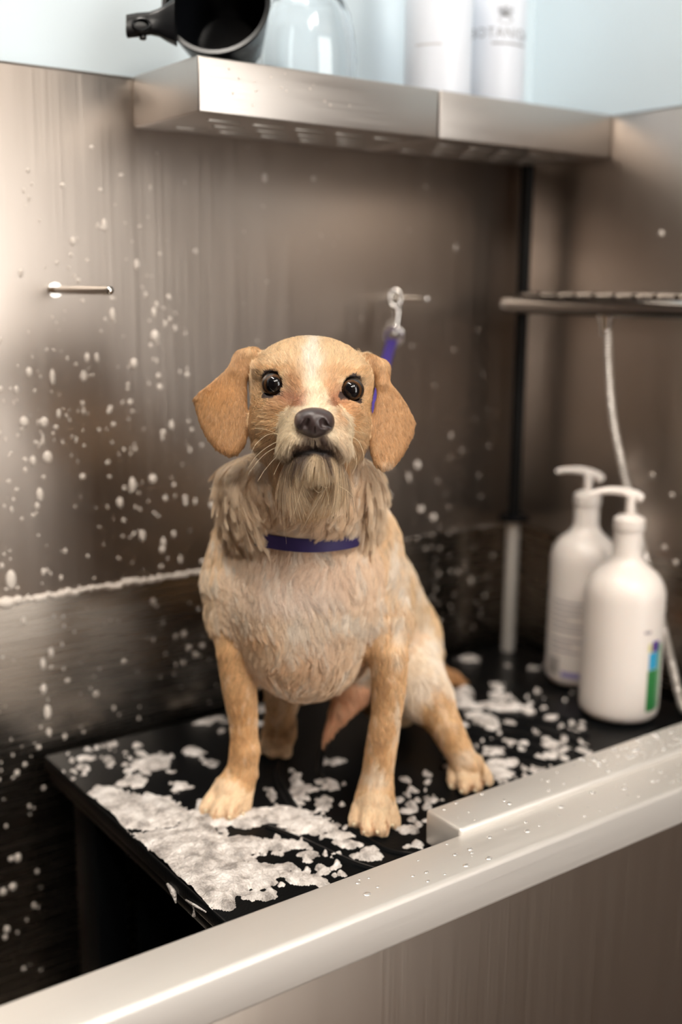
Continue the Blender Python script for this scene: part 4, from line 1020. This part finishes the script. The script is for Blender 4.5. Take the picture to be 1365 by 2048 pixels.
# clumps
from mathutils.kdtree import KDTree
def clumps(frac, sel):
    ids = np.nonzero(sel)[0]; g = ids[rng.random(len(ids)) < frac]
    if len(g) == 0: return ids, ids
    kd = KDTree(len(g))
    for j, i in enumerate(g): kd.insert(root[i].tolist(), j)
    kd.balance(); return ids, np.array([g[kd.find(root[i].tolist())[1]] for i in ids])
gid = np.arange(NS)
for sel, fr_ in ((isf, 1 / 14), (ear, 1 / 16), (rf | (tg == T['neck']), 1 / 70), (bd & ~rf & (tg != T['neck']), 1 / 24), (pw, 1 / 22), (lg | (tg == T['tail']), 1 / 18)):
    a, b = clumps(fr_, sel); gid[a] = b
NP = 7; ts = np.linspace(0, 1, NP)
grav = np.array([0.0, .98, .2]); gl = np.where(rf | beard, 1.0, np.where(bd, .5, .18))
def strand(i, tt):
    Ls = length[i][:, None]
    wav = np.where(rf | (tg == T['neck']), .0028, np.where(bd, .0012, .0004))[i][:, None]; ph = (gid[i] * 1.618 % 6.28)[:, None]
    side = np.cross(nrm[i], tan[i])
    return root[i] + dirv0[i] * Ls * tt + grav * (gl[i][:, None] * Ls * .38 * tt * tt) - nrm[i] * Ls * .16 * tt * tt + side * wav * np.sin(ph + tt * 5.0) * tt
allid = np.arange(NS)
cw = np.where(isf, .62, np.where(ear, .5, np.where(rf, .85, .66))) * rng.uniform(.7, 1.0, NS)
PT = np.zeros((NS, NP, 3), np.float32)
gl_ratio = np.minimum(1.0, length / np.maximum(length[gid], 1e-6))[:, None]
for k, t in enumerate(ts):
    own = strand(allid, t); gd = strand(gid, t * 1.0)
    c_ = (cw * t ** .8)[:, None]; spread = (root - root[gid]) * (1 - c_)
    PT[:, k] = own * (1 - c_) + (gd + (root - root[gid]) * .10) * c_
# keep strands out of the skin of the mat
PW = (CAM + PT.reshape(-1, 3) @ R.T); PW[:, 2] = np.maximum(PW[:, 2], .0008); PW -= OR
# colour per strand
cl = coat(root, tg); gn = rng.normal(0, 1, NS)
var = 1 + .08 * gn[gid].clip(-1.8, 1.8) * np.where(ear | isf, .5, 1) * np.where(np.isin(tg, [T['leg'], T['paw'], T['hindleg']]), .5, 1) + .09 * rng.normal(0, 1, NS).clip(-2, 2)
dk = np.clip(mouth * 1.0, 0, 1) * isf
lin = s2l(np.clip(cl, 2, 255)) * (var ** 2.0)[:, None]; lin /= np.maximum(1, lin.max(1, keepdims=True) / .84)
er_ = np.clip((.0146 - edist) / .002, 0, 1)[:, None] * .7; lin = lin * (1 - er_) + np.array([.03, .018, .014]) * er_
def hair(name, pts, npts, colors, radii, m):
    hc = bpy.data.hair_curves.new(name); hc.add_curves([npts] * (len(pts) // npts))
    hc.attributes['position'].data.foreach_set('vector', pts.ravel().astype(np.float32))
    ra_ = hc.attributes.get('radius') or hc.attributes.new('radius', 'FLOAT', 'POINT'); ra_.data.foreach_set('value', radii.astype(np.float32))
    ca2_ = hc.attributes.new('hair_color', 'FLOAT_COLOR', 'CURVE'); ca2_.data.foreach_set('color', np.concatenate([colors, np.ones((len(colors), 1))], 1).ravel().astype(np.float32))
    hc.materials.append(m); o = bpy.data.objects.new(name, hc); COL.objects.link(o); o.parent = dog; o['kind'] = 'stuff'; return o
def hair_mat(name, rough):
    m = bpy.data.materials.new(name); m.use_nodes = True; nt = m.node_tree; nt.nodes.clear()
    hb = nt.nodes.new('ShaderNodeBsdfHairPrincipled'); hb.model = 'CHIANG'; hb.parametrization = 'COLOR'
    hb.inputs['Roughness'].default_value = rough; hb.inputs['Radial Roughness'].default_value = .55; hb.inputs['Random Roughness'].default_value = .2
    if 'Coat' in hb.inputs: hb.inputs['Coat'].default_value = .1
    at = nt.nodes.new('ShaderNodeAttribute'); at.attribute_name = 'hair_color'; o = nt.nodes.new('ShaderNodeOutputMaterial')
    pb = nt.nodes.new('ShaderNodeBsdfPrincipled'); pb.inputs['Roughness'].default_value = .45; pb.inputs['Specular IOR Level'].default_value = .35
    mx_ = nt.nodes.new('ShaderNodeMixShader'); mx_.inputs[0].default_value = .70
    nt.links.new(at.outputs['Color'], hb.inputs['Color']); nt.links.new(at.outputs['Color'], pb.inputs['Base Color'])
    nt.links.new(hb.outputs[0], mx_.inputs[1]); nt.links.new(pb.outputs[0], mx_.inputs[2]); nt.links.new(mx_.outputs[0], o.inputs[0]); return m
M_fur = hair_mat('wet_fur', .27)
r0 = np.where(isf | ear, .00011, .00015); tap = np.array([1, 1, .95, .9, .8, .62, .30])
hair('fur', PW, NP, lin, (r0[:, None] * tap[None]).ravel(), M_fur)
# ---- whiskers and stray beard hairs
WH = []
def wh(pts, d0, d1): WH.append(arc_path([C3(x, y, d0 + (d1 - d0) * i / (len(pts) - 1)) for i, (x, y) in enumerate(pts)], 6))
for p in ([(572, 870), (540, 868), (515, 885), (503, 905)], [(570, 880), (545, 888), (515, 910), (497, 936)], [(568, 890), (542, 900), (520, 918), (496, 948)], [(566, 874), (535, 860), (510, 856)],
          [(575, 895), (552, 915), (530, 940), (516, 962)], [(580, 900), (560, 925), (548, 950)], [(690, 870), (715, 880), (727, 905), (728, 930)], [(688, 880), (706, 895), (714, 925), (704, 950)], [(692, 866), (720, 864), (736, 870)],
          [(640, 935), (650, 965), (640, 985), (625, 975)], [(600, 930), (605, 955), (620, 975), (632, 982)], [(620, 940), (640, 960), (655, 985), (658, 1010)], [(670, 930), (672, 955), (655, 975), (640, 968)], [(652, 935), (670, 965), (700, 985)],
          [(605, 940), (606, 965), (600, 990), (588, 1028)], [(660, 940), (650, 960), (632, 985)], [(690, 905), (695, 930), (688, 950)], [(665, 968), (690, 978), (708, 995)]):
    wh(p, .925, .915)
for (pts, d) in (([(462, 960), (445, 956), (432, 960)], 1.06), ([(455, 975), (438, 976), (418, 976)], 1.06), ([(500, 912), (470, 922), (440, 940)], 1.03), ([(470, 990), (450, 985), (436, 988)], 1.06), ([(735, 985), (748, 1000), (746, 1015)], 1.06)):
    for j in range(5): wh([(x + rng.normal(0, 1.5), y + rng.normal(0, 1.5)) for x, y in pts], d, d)
mx = min(len(a) for a in WH); WP = np.array([[a[int(round(j))] for j in np.linspace(0, len(a) - 1, 13)] for a in WH])
hair('whisker', (CAM + WP.reshape(-1, 3) @ R.T) - OR, 13, np.tile(s2l((236, 214, 176)), (len(WH), 1)), np.tile(np.linspace(.00017, .00007, 13), len(WH)), M_fur)
